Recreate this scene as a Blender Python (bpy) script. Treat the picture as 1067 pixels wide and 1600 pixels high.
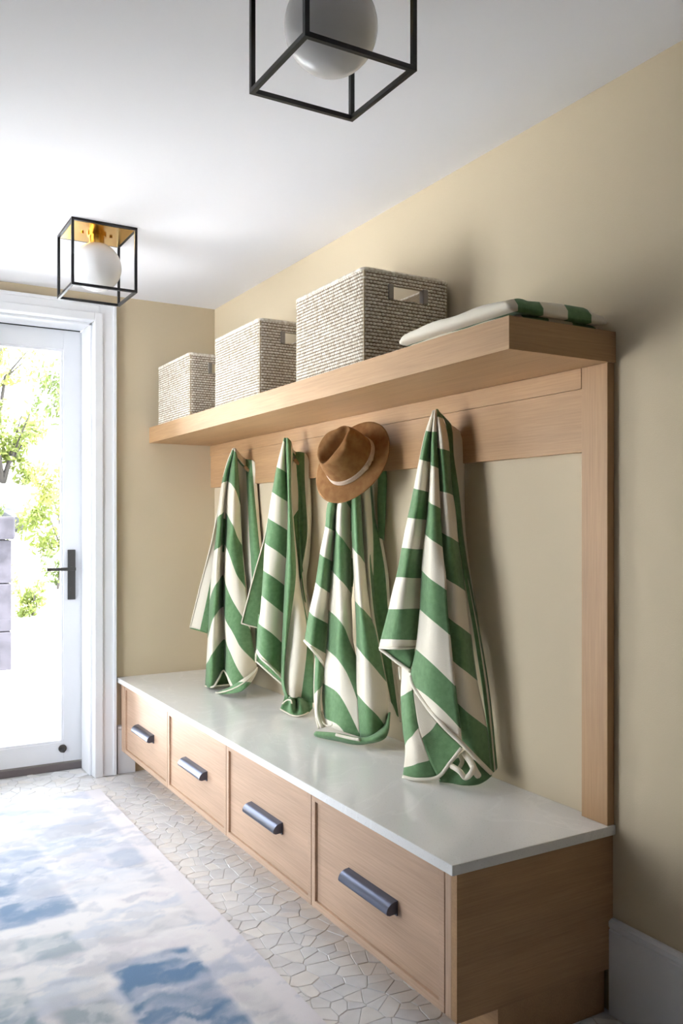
import bpy, math, random
import numpy as np
from mathutils import Vector, Matrix

for o in list(bpy.data.objects): bpy.data.objects.remove(o, do_unlink=True)
SC = bpy.context.scene
COL = SC.collection
random.seed(7); RNG = np.random.default_rng(7)

# ------------------------------------------------------------------ camera
F_PX, YAW, HORIZON, CAM_H = 1344.56, math.radians(30.07), 817.8, 1.25
cam_d = bpy.data.cameras.new('camera'); cam = bpy.data.objects.new('camera', cam_d); COL.objects.link(cam)
cam.location = (0, 0, CAM_H); cam.rotation_euler = (math.pi/2, 0, -YAW)
cam_d.sensor_fit = 'VERTICAL'; cam_d.sensor_height = 36; cam_d.sensor_width = 24
cam_d.lens = 36*F_PX/1600; cam_d.shift_y = (HORIZON-800)/1600
cam_d.clip_start = .05; cam_d.clip_end = 200
SC.camera = cam

# ------------------------------------------------------------------ world, sun, exposure
SKY_STRENGTH, SUN_STRENGTH, EXPOSURE = 9.5, 34.0, .13
wd = bpy.data.worlds.new('sky'); SC.world = wd; wd.use_nodes = True
bg = wd.node_tree.nodes['Background']; bg.inputs[0].default_value = (.84, .91, 1, 1); bg.inputs[1].default_value = SKY_STRENGTH
sun_d = bpy.data.lights.new('sun', 'SUN'); sun_d.energy = SUN_STRENGTH; sun_d.angle = .03; sun_d.color = (1, .98, .95)
sun = bpy.data.objects.new('sun', sun_d); COL.objects.link(sun); sun.location = (0, 0, 20)
sun.rotation_euler = Vector((-.35, .10, -.93)).to_track_quat('-Z', 'Y').to_euler()
def portal(name, loc, sx, sz, rot=(-math.pi/2, 0, 0)):
    d = bpy.data.lights.new(name, 'AREA'); d.shape = 'RECTANGLE'; d.size = sx; d.size_y = sz; d.cycles.is_portal = True
    o = bpy.data.objects.new(name, d); COL.objects.link(o); o.location = loc; o.rotation_euler = rot
portal('door_daylight', (.6, 4.56, 1.13), .8, 2.1)
portal('window_daylight', (-.89, 3.315, 1.12), 2.04, 1.23, (0, -math.pi/2, 0))
vs = SC.view_settings; vs.view_transform = 'Standard'; vs.look = 'None'; vs.exposure = EXPOSURE; vs.gamma = 1; vs.use_curve_mapping = False

# ------------------------------------------------------------------ room numbers (metres)
WX, FY, CZ = 1.704, 4.285, 2.384           # right wall, far wall, ceiling
LX, BY = -.75, -0.6                        # left wall, back wall
BT, BX, BR = .4816, 1.183, 1.547           # bench top height, front edge, near end
SZ, SB, SX = 1.7377, 1.659, 1.349          # shelf top, shelf underside, shelf front
DY = 4.49                                  # face of the recessed glass door

# ------------------------------------------------------------------ helpers
def srgb(r, g, b):
    f = lambda c: (c/255/12.92 if c/255 <= .04045 else ((c/255+.055)/1.055)**2.4)
    return (f(r), f(g), f(b), 1)
def new_mat(name):
    m = bpy.data.materials.new(name); m.use_nodes = True
    return m, m.node_tree.nodes, m.node_tree.links, m.node_tree.nodes['Principled BSDF']
def plain(name, col, rough=.5, metal=0, bump=0, bscale=200, spec=.5):
    m, N, L, P = new_mat(name)
    P.inputs['Base Color'].default_value = col; P.inputs['Roughness'].default_value = rough; P.inputs['Metallic'].default_value = metal
    P.inputs['Specular IOR Level'].default_value = spec
    if bump:
        t = N.new('ShaderNodeTexCoord'); n = N.new('ShaderNodeTexNoise'); n.inputs['Scale'].default_value = bscale; n.inputs['Detail'].default_value = 4
        b = N.new('ShaderNodeBump'); b.inputs['Strength'].default_value = 1; b.inputs['Distance'].default_value = bump
        L.new(t.outputs['Object'], n.inputs['Vector']); L.new(n.outputs[0], b.inputs['Height']); L.new(b.outputs[0], P.inputs['Normal'])
    return m
def ramp(N, stops):
    r = N.new('ShaderNodeValToRGB'); e = r.color_ramp.elements
    while len(e) < len(stops): e.new(.5)
    for k, (p, c) in zip(e, stops): k.position = p; k.color = c
    return r
def noisy(name, c1, c2, scale, rough=.5, stretch=(1, 1, 1), lo=.35, hi=.65, bump=0, detail=5, spec=.5):
    m, N, L, P = new_mat(name)
    t = N.new('ShaderNodeTexCoord'); mp = N.new('ShaderNodeMapping'); mp.inputs['Scale'].default_value = stretch
    n = N.new('ShaderNodeTexNoise'); n.inputs['Scale'].default_value = scale; n.inputs['Detail'].default_value = detail
    r = ramp(N, [(lo, c1), (hi, c2)])
    L.new(t.outputs['Object'], mp.inputs[0]); L.new(mp.outputs[0], n.inputs['Vector']); L.new(n.outputs[0], r.inputs[0]); L.new(r.outputs[0], P.inputs['Base Color'])
    P.inputs['Roughness'].default_value = rough; P.inputs['Specular IOR Level'].default_value = spec
    if bump:
        b = N.new('ShaderNodeBump'); b.inputs['Strength'].default_value = 1; b.inputs['Distance'].default_value = bump
        L.new(n.outputs[0], b.inputs['Height']); L.new(b.outputs[0], P.inputs['Normal'])
    return m
def wood(name, axis, base):
    """straight-grained oak, grain running along axis 0/1/2"""
    m, N, L, P = new_mat(name)
    t = N.new('ShaderNodeTexCoord')
    def layer(s_long, s_cross, lo, hi, c1, c2):
        mp = N.new('ShaderNodeMapping'); s = [s_cross]*3; s[axis] = s_long; mp.inputs['Scale'].default_value = s
        n = N.new('ShaderNodeTexNoise'); n.inputs['Scale'].default_value = 1; n.inputs['Detail'].default_value = 6; n.inputs['Roughness'].default_value = .6
        r = ramp(N, [(lo, c1), (hi, c2)])
        L.new(t.outputs['Object'], mp.inputs[0]); L.new(mp.outputs[0], n.inputs['Vector']); L.new(n.outputs[0], r.inputs[0])
        return n, r
    b = Vector(base[:3])
    n1, r1 = layer(1.2, 14, .3, .7, (*(b*.88), 1), (*(b*1.08), 1))
    n2, r2 = layer(6, 230, .3, .65, (.80, .77, .72, 1), (1, 1, 1, 1))
    mx = N.new('ShaderNodeMixRGB'); mx.blend_type = 'MULTIPLY'; mx.inputs[0].default_value = .8
    L.new(r1.outputs[0], mx.inputs[1]); L.new(r2.outputs[0], mx.inputs[2]); L.new(mx.outputs[0], P.inputs['Base Color'])
    P.inputs['Roughness'].default_value = .48; P.inputs['Specular IOR Level'].default_value = .35
    bp_ = N.new('ShaderNodeBump'); bp_.inputs['Strength'].default_value = .5; bp_.inputs['Distance'].default_value = .0004
    L.new(n2.outputs[0], bp_.inputs['Height']); L.new(bp_.outputs[0], P.inputs['Normal'])
    return m

def mesh(name, verts, faces, mat, parent=None, smooth=False, kind=None):
    me = bpy.data.meshes.new(name); me.from_pydata([tuple(v) for v in verts], [], faces); me.update()
    if mat is not None: me.materials.append(mat)
    if smooth: me.polygons.foreach_set('use_smooth', [True]*len(me.polygons))
    o = bpy.data.objects.new(name, me); COL.objects.link(o)
    if parent is not None: o.parent = parent
    if kind: o['kind'] = kind
    return o
def tag(o, label, cat, group=None):
    o['label'] = label; o['category'] = cat
    if group: o['group'] = group
    return o
def thing(name, label, cat, loc=(0, 0, 0), group=None):
    o = bpy.data.objects.new(name, None); COL.objects.link(o); o.location = loc; o.empty_display_size = .1
    return tag(o, label, cat, group)
class MB:
    """collects shapes for ONE mesh"""
    def __init__(s, org=(0, 0, 0)): s.v = []; s.f = []; s.org = Vector(org)
    def add(s, vs_, fs):
        k = len(s.v); s.v += [Vector(v)-s.org for v in vs_]; s.f += [tuple(i+k for i in f) for f in fs]
    def box(s, x0, x1, y0, y1, z0, z1, b=0):
        x0, x1 = min(x0, x1), max(x0, x1); y0, y1 = min(y0, y1), max(y0, y1); z0, z1 = min(z0, z1), max(z0, z1)
        if b <= 0:
            s.add([(x, y, z) for z in (z0, z1) for y in (y0, y1) for x in (x0, x1)],
                  [(0, 2, 3, 1), (4, 5, 7, 6), (0, 1, 5, 4), (2, 6, 7, 3), (0, 4, 6, 2), (1, 3, 7, 5)]); return
        import bmesh
        bm = bmesh.new(); bmesh.ops.create_cube(bm, size=1)
        for v in bm.verts: v.co = Vector(((x0+x1)/2+v.co.x*(x1-x0), (y0+y1)/2+v.co.y*(y1-y0), (z0+z1)/2+v.co.z*(z1-z0)))
        bmesh.ops.bevel(bm, geom=bm.edges[:], offset=b, segments=2, affect='EDGES', profile=.6)
        bm.verts.index_update()
        s.add([v.co.copy() for v in bm.verts], [tuple(v.index for v in f.verts) for f in bm.faces]); bm.free()
    def prism(s, poly, axis, a0, a1):
        """closed 2D polygon swept along an axis; poly is in the two other axes in xyz order"""
        n = len(poly)
        def p3(p, a):
            q = list(p); q.insert(axis, a); return q
        s.add([p3(p, a0) for p in poly]+[p3(p, a1) for p in poly],
              [tuple(range(n-1, -1, -1)), tuple(range(n, 2*n))]+[(i, (i+1) % n, n+(i+1) % n, n+i) for i in range(n)])
    def tube(s, pts, r, n=8, cap=True, flat=1.0, up=None):
        pts = [Vector(p) for p in pts]; rs = r if isinstance(r, (list, tuple)) else [r]*len(pts)
        V = []; prev = None
        for i, p in enumerate(pts):
            d = (pts[min(i+1, len(pts)-1)]-pts[max(i-1, 0)]).normalized()
            a = Vector(up) if up is not None else (prev if prev is not None else (Vector((0, 0, 1)) if abs(d.z) < .9 else Vector((1, 0, 0))))
            a = (a-d*a.dot(d)); a = a.normalized() if a.length > 1e-6 else d.orthogonal().normalized()
            b = d.cross(a); prev = a
            for k in range(n):
                t = 2*math.pi*k/n; V.append(p+a*math.cos(t)*rs[i]+b*math.sin(t)*rs[i]*flat)
        Fs = [(i*n+k, i*n+(k+1) % n, (i+1)*n+(k+1) % n, (i+1)*n+k) for i in range(len(pts)-1) for k in range(n)]
        if cap: Fs += [tuple(range(n-1, -1, -1)), tuple((len(pts)-1)*n+k for k in range(n))]
        s.add(V, Fs)
    def sphere(s, c, r, nu=32, nv=20):
        c = Vector(c); V = [c+Vector((0, 0, r))]
        for j in range(1, nv):
            a = math.pi*j/nv
            for i in range(nu):
                t = 2*math.pi*i/nu; V.append(c+Vector((r*math.sin(a)*math.cos(t), r*math.sin(a)*math.sin(t), r*math.cos(a))))
        V.append(c-Vector((0, 0, r)))
        Fs = [(0, 1+i, 1+(i+1) % nu) for i in range(nu)]
        for j in range(nv-2):
            for i in range(nu):
                a = 1+j*nu; Fs.append((a+i, a+nu+i, a+nu+(i+1) % nu, a+(i+1) % nu))
        l = len(V)-1; a = 1+(nv-2)*nu
        Fs += [(l, a+(i+1) % nu, a+i) for i in range(nu)]
        s.add(V, Fs)
    def build(s, name, mat, parent=None, smooth=False, kind=None):
        return mesh(name, s.v, s.f, mat, parent, smooth, kind)
def smooth_by_angle(o, ang=35):
    o.data.polygons.foreach_set('use_smooth', [True]*len(o.data.polygons))
    import bmesh
    bm = bmesh.new(); bm.from_mesh(o.data); bmesh.ops.recalc_face_normals(bm, faces=bm.faces[:])
    for e in bm.edges: e.smooth = not (len(e.link_faces) == 2 and e.calc_face_angle(0) > math.radians(ang))
    bm.to_mesh(o.data); bm.free()
    return o
CS, SN = math.cos(YAW), math.sin(YAW)
def ray(u, v, X=None, Y=None, Z=None):
    """photo pixel -> point on a known plane of the room"""
    t = (u-533.5)/F_PX; q = (HORIZON-v)/F_PX; d = Vector((SN+t*CS, CS-t*SN, q))
    k = X/d.x if X is not None else Y/d.y if Y is not None else (Z-CAM_H)/d.z
    return Vector((0, 0, CAM_H))+d*k

# ------------------------------------------------------------------ materials
M = {}
M['paint'] = plain('tan_wall_paint', srgb(208, 192, 163), .75, bump=.0004, bscale=350, spec=.2)
M['bounce_cut'] = plain('bounce_cut_dark_paint', srgb(58, 50, 44), .8, spec=.2)  # dark colour added on unseen walls to cut bounce light
M['ceil'] = plain('ceiling_white', srgb(245, 244, 246), .85, spec=.15)
M['trim'] = plain('white_trim_paint', srgb(236, 237, 240), .38)
M['oak_y'] = wood('oak_along', 1, srgb(190, 152, 111))
M['oak_z'] = wood('oak_upright', 2, srgb(190, 152, 111))
M['bounce_oak'] = wood('oak_bounce_tinted', 1, srgb(204, 172, 146)); M['bounce_oak_z'] = wood('oak_bounce_tinted_upright', 2, srgb(204, 172, 146))  # same oak as the shelf, pinkish floor bounce put into its colour
M['oak_x'] = wood('oak_across', 0, srgb(190, 152, 111))
M['black'] = plain('black_metal', srgb(32, 32, 34), .35, .3)
M['bronze'] = plain('dark_bronze', srgb(88, 86, 84), .4, .6)
M['gun'] = plain('gunmetal', srgb(88, 92, 108), .3, .85)
M['brass'] = plain('brass', srgb(214, 168, 82), .25, 1)
M['opal'] = plain('opal_glass', srgb(240, 238, 236), .25)
M['opal'].node_tree.nodes['Principled BSDF'].inputs['Subsurface Weight'].default_value = .3
M['opal'].node_tree.nodes['Principled BSDF'].inputs['Subsurface Radius'].default_value = (.05, .05, .05)
M['thresh'] = plain('dark_threshold', srgb(120, 112, 112), .5, .4)
M['grout'] = noisy('pale_grout', srgb(206, 204, 202), srgb(220, 218, 216), 30, .85)
STONE = [noisy('pale_marble', srgb(*a), srgb(*b), 14, .34, lo=.3, hi=.7) for a, b in
         (((232, 232, 232), (246, 246, 246)), ((226, 226, 226), (242, 242, 242)), ((236, 233, 229), (248, 246, 243)), ((222, 222, 223), (240, 240, 242)))]
m, N, L, P = new_mat('white_quartz')
t = N.new('ShaderNodeTexCoord'); n1 = N.new('ShaderNodeTexNoise'); n1.inputs['Scale'].default_value = 2.2; n1.inputs['Detail'].default_value = 8; n1.inputs['Distortion'].default_value = 1.6
r1 = ramp(N, [(.48, srgb(240, 239, 237)), (.5, srgb(246, 245, 243)), (.52, srgb(240, 239, 237))]); n2 = N.new('ShaderNodeTexNoise'); n2.inputs['Scale'].default_value = 260
r2 = ramp(N, [(.28, srgb(205, 205, 200)), (.36, (1, 1, 1, 1))]); mx = N.new('ShaderNodeMixRGB'); mx.blend_type = 'MULTIPLY'; mx.inputs[0].default_value = .5
L.new(t.outputs['Object'], n1.inputs['Vector']); L.new(t.outputs['Object'], n2.inputs['Vector']); L.new(n1.outputs[0], r1.inputs[0]); L.new(n2.outputs[0], r2.inputs[0])
L.new(r1.outputs[0], mx.inputs[1]); L.new(r2.outputs[0], mx.inputs[2]); L.new(mx.outputs[0], P.inputs['Base Color']); P.inputs['Roughness'].default_value = .16
M['quartz'] = m
# window glass: clear with a sky-like reflection
m, N, L, P = new_mat('door_glass'); N.remove(P); out = N['Material Output']
tr = N.new('ShaderNodeBsdfTransparent'); gl = N.new('ShaderNodeBsdfGlossy'); gl.inputs['Roughness'].default_value = .01; fr = N.new('ShaderNodeFresnel'); fr.inputs[0].default_value = 1.45
ms = N.new('ShaderNodeMixShader'); L.new(fr.outputs[0], ms.inputs[0]); L.new(tr.outputs[0], ms.inputs[1]); L.new(gl.outputs[0], ms.inputs[2]); L.new(ms.outputs[0], out.inputs[0])
M['glass'] = m
# striped towelling: UV.y counts stripes, even = green, odd = cream
def towelling(name, green, cream):
    m, N, L, P = new_mat(name)
    uv = N.new('ShaderNodeUVMap'); sp = N.new('ShaderNodeSeparateXYZ'); L.new(uv.outputs[0], sp.inputs[0])
    h = N.new('ShaderNodeMath'); h.operation = 'MULTIPLY'; h.inputs[1].default_value = .5; L.new(sp.outputs[1], h.inputs[0])
    fr = N.new('ShaderNodeMath'); fr.operation = 'FRACT'; L.new(h.outputs[0], fr.inputs[0])
    gt = N.new('ShaderNodeMath'); gt.operation = 'GREATER_THAN'; gt.inputs[1].default_value = .5; L.new(fr.outputs[0], gt.inputs[0])
    t = N.new('ShaderNodeTexCoord'); n = N.new('ShaderNodeTexNoise'); n.inputs['Scale'].default_value = 60; n.inputs['Detail'].default_value = 8; L.new(t.outputs['Object'], n.inputs['Vector'])
    g2 = ramp(N, [(.3, (green[0]*.82, green[1]*.86, green[2]*.82, 1)), (.7, (green[0]*1.15, green[1]*1.12, green[2]*1.15, 1))]); L.new(n.outputs[0], g2.inputs[0])
    mx = N.new('ShaderNodeMixRGB'); L.new(gt.outputs[0], mx.inputs[0]); L.new(g2.outputs[0], mx.inputs[1]); mx.inputs[2].default_value = cream
    L.new(mx.outputs[0], P.inputs['Base Color']); P.inputs['Roughness'].default_value = .95; P.inputs['Specular IOR Level'].default_value = .1
    P.inputs['Sheen Weight'].default_value = .25; P.inputs['Sheen Roughness'].default_value = .5
    nb = N.new('ShaderNodeTexNoise'); nb.inputs['Scale'].default_value = 420; nb.inputs['Detail'].default_value = 3; L.new(t.outputs['Object'], nb.inputs['Vector'])
    b = N.new('ShaderNodeBump'); b.inputs['Distance'].default_value = .0012; b.inputs['Strength'].default_value = .6; L.new(nb.outputs[0], b.inputs['Height']); L.new(b.outputs[0], P.inputs['Normal'])
    return m
GREEN, CREAM = srgb(106, 141, 98), srgb(236, 227, 208)
M['towel'] = towelling('striped_towelling', GREEN, CREAM)
M['hem'] = plain('cream_hem', CREAM, .95, bump=.0008, bscale=500, spec=.1)
M['green_cloth'] = plain('green_towelling', GREEN, .95, bump=.001, bscale=420, spec=.1)
M['felt'] = noisy('tan_felt', srgb(138, 97, 58), srgb(156, 114, 72), 40, .85, spec=.15)
M['ribbon'] = noisy('pinkish_cream_ribbon', srgb(200, 172, 150), srgb(222, 200, 178), 200, .7, stretch=(1, 1, 6))
# ------------------------------------------------------------------ room shell
def S(mb, name, mat, parent=None):
    o = mb.build(name, mat, parent); 
    if parent is None: o['kind'] = 'structure'
    return o
D_R, D_L, D_T = 1.068, .138, 2.245       # clear opening of the doorway
b = MB(); b.box(WX, WX+.15, BY-.15, FY+.3, -.1, CZ+.15); S(b, 'wall_right', M['paint'])
W_0, W_1, W_B, W_T = 2.68, 3.95, .08, 2.16      # tall garden window in the left wall
b = MB(); b.box(LX-.15, LX, W_1, FY+.3, -.1, CZ+.15); b.box(LX-.15, LX, W_0, W_1, -.1, W_B); b.box(LX-.15, LX, W_0, W_1, W_T, CZ+.15); S(b, 'wall_left', M['paint'])
b = MB(); b.box(LX-.15, LX, BY-.15, W_0, -.1, CZ+.15); S(b, 'wall_side_unseen_dark', M['bounce_cut'])  # unseen stretch of wall, made dark to keep bounce off the near end
b = MB(); b.box(LX, WX, BY-.15, BY, -.1, CZ); S(b, 'wall_back_unseen_dark', M['bounce_cut'])  # unseen wall, brought close and darkened to cut bounce light
b = MB(); b.box(D_R+.02, WX, FY, FY+.3, -.1, CZ); b.box(LX, D_L-.02, FY, FY+.3, -.1, CZ); b.box(D_L-.02, D_R+.02, FY, FY+.3, D_T+.02, CZ); S(b, 'wall_far', M['paint'])
b = MB(); b.box(LX-.15, WX+.15, BY-.15, FY+.3, CZ, CZ+.15); S(b, 'ceiling', M['ceil'])
b = MB(); b.box(LX-.15, WX+.15, BY-.15, FY+.3, -.12, -.0022); floor = S(b, 'floor', M['grout'])

# crazy-paved pale stone pieces
def voronoi(x0, x1, y0, y1, sp):
    nx, ny = int((x1-x0)/sp)+5, int((y1-y0)/sp)+5
    gx = x0-2*sp+sp*np.arange(nx)[:, None]+RNG.uniform(-.62, .62, (nx, ny))*sp
    gy = y0-2*sp+sp*np.arange(ny)[None, :]+RNG.uniform(-.62, .62, (nx, ny))*sp
    cells = []
    for i in range(2, nx-2):
        for j in range(2, ny-2):
            cx, cy = gx[i, j], gy[i, j]; poly = [(cx-.2, cy-.2), (cx+.2, cy-.2), (cx+.2, cy+.2), (cx-.2, cy+.2)]
            nb = sorted((((gx[a, c]-cx)**2+(gy[a, c]-cy)**2), gx[a, c], gy[a, c]) for a in range(i-2, i+3) for c in range(j-2, j+3) if (a, c) != (i, j))
            for d2, px, py in nb[:14]:
                mx_, my_ = (cx+px)/2, (cy+py)/2; dx, dy = px-cx, py-cy; res = []
                for k in range(len(poly)):
                    A, B = poly[k], poly[(k+1) % len(poly)]
                    da = (A[0]-mx_)*dx+(A[1]-my_)*dy; db = (B[0]-mx_)*dx+(B[1]-my_)*dy
                    if da <= 0: res.append(A)
                    if da*db < 0: t_ = da/(da-db); res.append((A[0]+(B[0]-A[0])*t_, A[1]+(B[1]-A[1])*t_))
                poly = res
                if len(poly) < 3: break
            if len(poly) >= 3: cells.append((cx, cy, poly))
    return cells
def inset(poly, g):
    n = len(poly); cx = sum(p[0] for p in poly)/n; cy = sum(p[1] for p in poly)/n; out_ = []
    for x, y in poly:
        r = math.hypot(x-cx, y-cy); k = max(.2, 1-g*1.2/max(r, 1e-4)); out_.append((cx+(x-cx)*k, cy+(y-cy)*k))
    return out_
pieces = []
for cx, cy, poly in voronoi(LX+.02, WX-.02, BY+.02, FY+.18, .054):
    if cx < LX+.02 or cx > WX-.02 or cy > FY+.17: continue
    if cy > FY-.02 and not (D_L+.03 < cx < D_R-.03): continue
    if cx > 1.365 and 1.60 < cy: continue
    poly = [(min(max(x, LX+.002), WX-.002), y) for x, y in inset(poly, .0013)]
    zc = cx*SN+cy*CS; xc = cx*CS-cy*SN
    u, v_ = (533.5+F_PX*xc/zc, HORIZON+F_PX*CAM_H/zc) if zc > .3 else (-999, -999)
    vis = 0 < u < 1067 and v_ < 1605 and (cx > 1.05 or cy > 4.06)
    pieces.append((0 if vis else 1, zc, cx, cy, poly))
pieces.sort(key=lambda q: q[:2])
def stone_geo(poly, org):
    n = len(poly); top = inset(poly, .0012); dz = RNG.uniform(-.0006, .0004)
    V = [(x-org[0], y-org[1], -.004) for x, y in poly]+[(x-org[0], y-org[1], -.0012+dz) for x, y in poly]+[(x-org[0], y-org[1], dz) for x, y in top]
    Fs = [tuple(2*n+i for i in range(n))]
    for a in (0, 1): Fs += [(a*n+i, a*n+(i+1) % n, (a+1)*n+(i+1) % n, (a+1)*n+i) for i in range(n)]
    return V, Fs
rest = [MB() for _ in STONE]
for k, (vis, zc, cx, cy, poly) in enumerate(pieces):
    if k < 295 and not vis:
        V, Fs = stone_geo(poly, (cx, cy)); o = mesh('stone', V, Fs, STONE[k*7 % 4 if k % 3 else (k//3) % 4], floor); o.location = (cx, cy, 0)
    else:
        V, Fs = stone_geo(poly, (0, 0)); rest[int(RNG.integers(4))].add(V, Fs)
allr = MB(); mats_i = []
for i, r_ in enumerate(rest): allr.add(r_.v, r_.f); mats_i += [i]*len(r_.f)
o = allr.build('stone_paving', STONE[0], floor, kind='stuff')
for s_ in STONE[1:]: o.data.materials.append(s_)
o.data.polygons.foreach_set('material_index', mats_i)

# skirting
def skirting(name, axis, w, a0, a1, sgn):
    prof = [(0, 0), (-.016, 0), (-.016, .214), (-.013, .218), (-.017, .224), (-.017, .236), (-.008, .242), (0, .242)]
    b = MB(); b.prism([(w+p[0]*sgn, p[1]) for p in prof], axis, a0, a1); S(b, name, M['trim'])
skirting('baseboard_right', 1, WX, BY, 1.5565, 1)
skirting('baseboard_far', 0, FY, 1.184, 1.272, 1)
skirting('baseboard_left', 1, LX, BY, W_0-.02, -1)
skirting('baseboard_back', 0, BY, LX+.02, WX-.02, -1)
skirting('baseboard_corner', 0, FY, LX+.02, D_L-.125, 1)

# ------------------------------------------------------------------ doorway
b = MB()                                   # casing: flat outer board with a stepped inner bead
def casing_run(b, x0, x1, z0, z1, step, horiz):
    b.box(x0, x1, FY-.022, FY-.0005, z0, z1, .003)
for nm, parts in (('trim_1', [(D_R+.022, 1.176, 0, 2.338, 'r')]), ('trim_2', [(D_L-.11, D_L-.022, 0, 2.338, 'l')]), ('trim_3', [(D_L-.022, D_R+.022, D_T+.022, 2.338, 't')])):
    b = MB()
    for x0, x1, z0, z1, k in parts:
        b.box(x0, x1, FY-.022, FY-.0005, z0, z1, .003)
        if k == 'r': b.box(x0-.022, x0+.018, FY-.030, FY-.0005, z0, D_T+.04, .004); b.box(x1-.016, x1, FY-.028, FY-.002, z0, z1, .003)
        if k == 'l': b.box(x1-.018, x1+.022, FY-.030, FY-.0005, z0, D_T+.04, .004); b.box(x0, x0+.016, FY-.028, FY-.002, z0, z1, .003)
        if k == 't': b.box(x0+.022, x1-.022, FY-.030, FY-.0005, z0-.022, z0+.018, .004); b.box(x0-.07, x1+.07, FY-.028, FY-.002, z1-.016, z1, .003)
    S(b, nm, M['trim'])
b = MB(); b.box(D_R, D_R+.0195, FY+.0005, FY+.29, 0, D_T, .002); b.box(D_R-.012, D_R, FY+.03, DY-.012, 0, D_T-.012, .002); S(b, 'trim_4', M['trim'])
b = MB(); b.box(D_L-.0195, D_L, FY+.0005, FY+.29, 0, D_T, .002); S(b, 'trim_5', M['trim'])
b = MB(); b.box(D_L, D_R, FY+.0005, FY+.29, D_T, D_T+.0195, .002); b.box(D_L, D_R-.012, FY+.03, DY-.012, D_T-.012, D_T, .002); S(b, 'trim_6', M['trim'])
b = MB(); b.box(D_L, D_R, DY-.012, FY+.30, -.0022, .034, .004); S(b, 'trim_7', M['thresh'])
def glass_door(name, x0, x1, hinge_left):
    st, T = .092, .045
    z0, z1 = .04, D_T-.014
    b = MB(); y0, y1 = DY, DY+T
    b.box(x0, x0+st, y0, y1, z0, z1, .002); b.box(x1-st, x1, y0, y1, z0, z1, .002)
    b.box(x0+st, x1-st, y0, y1, z0, .138, .002); b.box(x0+st, x1-st, y0, y1, z1-.098, z1, .002)
    d = S(b, name, M['trim'])
    b = MB(); g = .010                     # glazing bead
    gx0, gx1, gz0, gz1 = x0+st, x1-st, .138, z1-.098
    b.box(gx0, gx0+g, y0+.008, y1-.008, gz0, gz1); b.box(gx1-g, gx1, y0+.008, y1-.008, gz0, gz1); b.box(gx0+g, gx1-g, y0+.008, y1-.008, gz0, gz0+g); b.box(gx0+g, gx1-g, y0+.008, y1-.008, gz1-g, gz1)
    b.build('glazing_bead', M['trim'], d)
    b = MB(); b.box(gx0+g, gx1-g, y0+.020, y0+.024, gz0+g, gz1-g); b.build('glass_pane', M['glass'], d)
    return d
d1 = glass_door('door_1', .146, 1.060, True)
b = MB(); b.box(.988, 1.026, DY-.010, DY+.001, .862, 1.116, .002); hp = b.build('handle_plate', M['bronze'], d1)
b = MB(); b.tube([(1.006, DY-.008, 1.020), (1.006, DY-.055, 1.020)], .010, 12); b.box(.875, 1.016, DY-.066, DY-.050, 1.012, 1.028, .003); b.build('lever', M['bronze'], hp)
b = MB(); b.tube([(1.006, DY-.008, .915), (1.006, DY-.014, .915)], .009, 14); b.build('lock_cylinder', M['bronze'], hp)
b = MB(); b.tube([(.963, DY-.0005, .108), (.963, DY-.007, .108)], .020, 18); b.tube([(.963, DY-.007, .108), (.963, DY-.03, .100)], .008, 10); smooth_by_angle(b.build('door_stop', M['bronze'], d1))
b = MB(); b.box(1.0605, 1.0675, DY+.012, DY+.04, .05, D_T-.01); b.build('weather_seal', M['black'], d1)
b = MB(); b.box(.15, 1.055, DY+.012, DY+.04, D_T-.013, D_T-.002); b.build('weather_seal', M['black'], d1)

# tall two-pane window in the left wall
b = MB(); x0, x1 = LX-.11, LX-.05
b.box(x0, x1, W_0, W_0+.05, W_B, W_T); b.box(x0, x1, W_1-.05, W_1, W_B, W_T); b.box(x0, x1, W_0+.05, W_1-.05, W_B, W_B+.06); b.box(x0, x1, W_0+.05, W_1-.05, W_T-.05, W_T)
win = S(b, 'window_1', M['trim'])
ys = np.linspace(W_0+.05, W_1-.05, 3)
for y in ys[1:-1]: b = MB(); b.box(x0, x1, y-.025, y+.025, W_B+.06, W_T-.05); b.build('mullion', M['trim'], win)
for k in range(2):
    b = MB(); b.box(LX-.083, LX-.079, ys[k]+(.025 if k else 0), ys[k+1]-(.025 if k < 1 else 0), W_B+.06, W_T-.05); b.build('glass_pane', M['glass'], win)
b = MB(); b.box(LX-.045, LX+.03, W_0, W_1, W_B, W_B+.02, .003); b.build('window_sill', M['trim'], win)

# ------------------------------------------------------------------ bench
bench = thing('bench_cabinet', 'long low oak bench cabinet with four drawers under a white stone top', 'cabinet', (1.45, 2.9, 0))
bo = Vector((1.45, 2.9, 0))
FX = 1.203                                 # face of the drawer fronts
def part(mb_fn, name, mat, parent, org):
    b = MB(org); mb_fn(b); return b.build(name, mat, parent)
part(lambda b: b.box(FX+.022, WX-.001, 1.578, FY-.002, .116, BT-.026), 'carcass', M['oak_y'], bench, bo)
part(lambda b: b.box(FX, WX-.001, 1.556, 1.577, .115, BT-.0255, .0008), 'end_panel', M['oak_x'], bench, bo)
part(lambda b: b.box(FX, FX+.021, 1.5775, 1.5995, .115, BT-.0255, .0008), 'stile', M['bounce_oak_z'], bench, bo)
part(lambda b: b.box(FX, FX+.021, 4.226, FY-.002, .115, BT-.0255, .0008), 'filler_strip', M['bounce_oak_z'], bench, bo)
part(lambda b: b.box(FX+.132, WX-.018, 1.570, FY-.002, .0005, .1155), 'toe_kick', M['oak_y'], bench, bo)
edges_y = [1.602, 2.257, 2.914, 3.567, 4.223]
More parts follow.
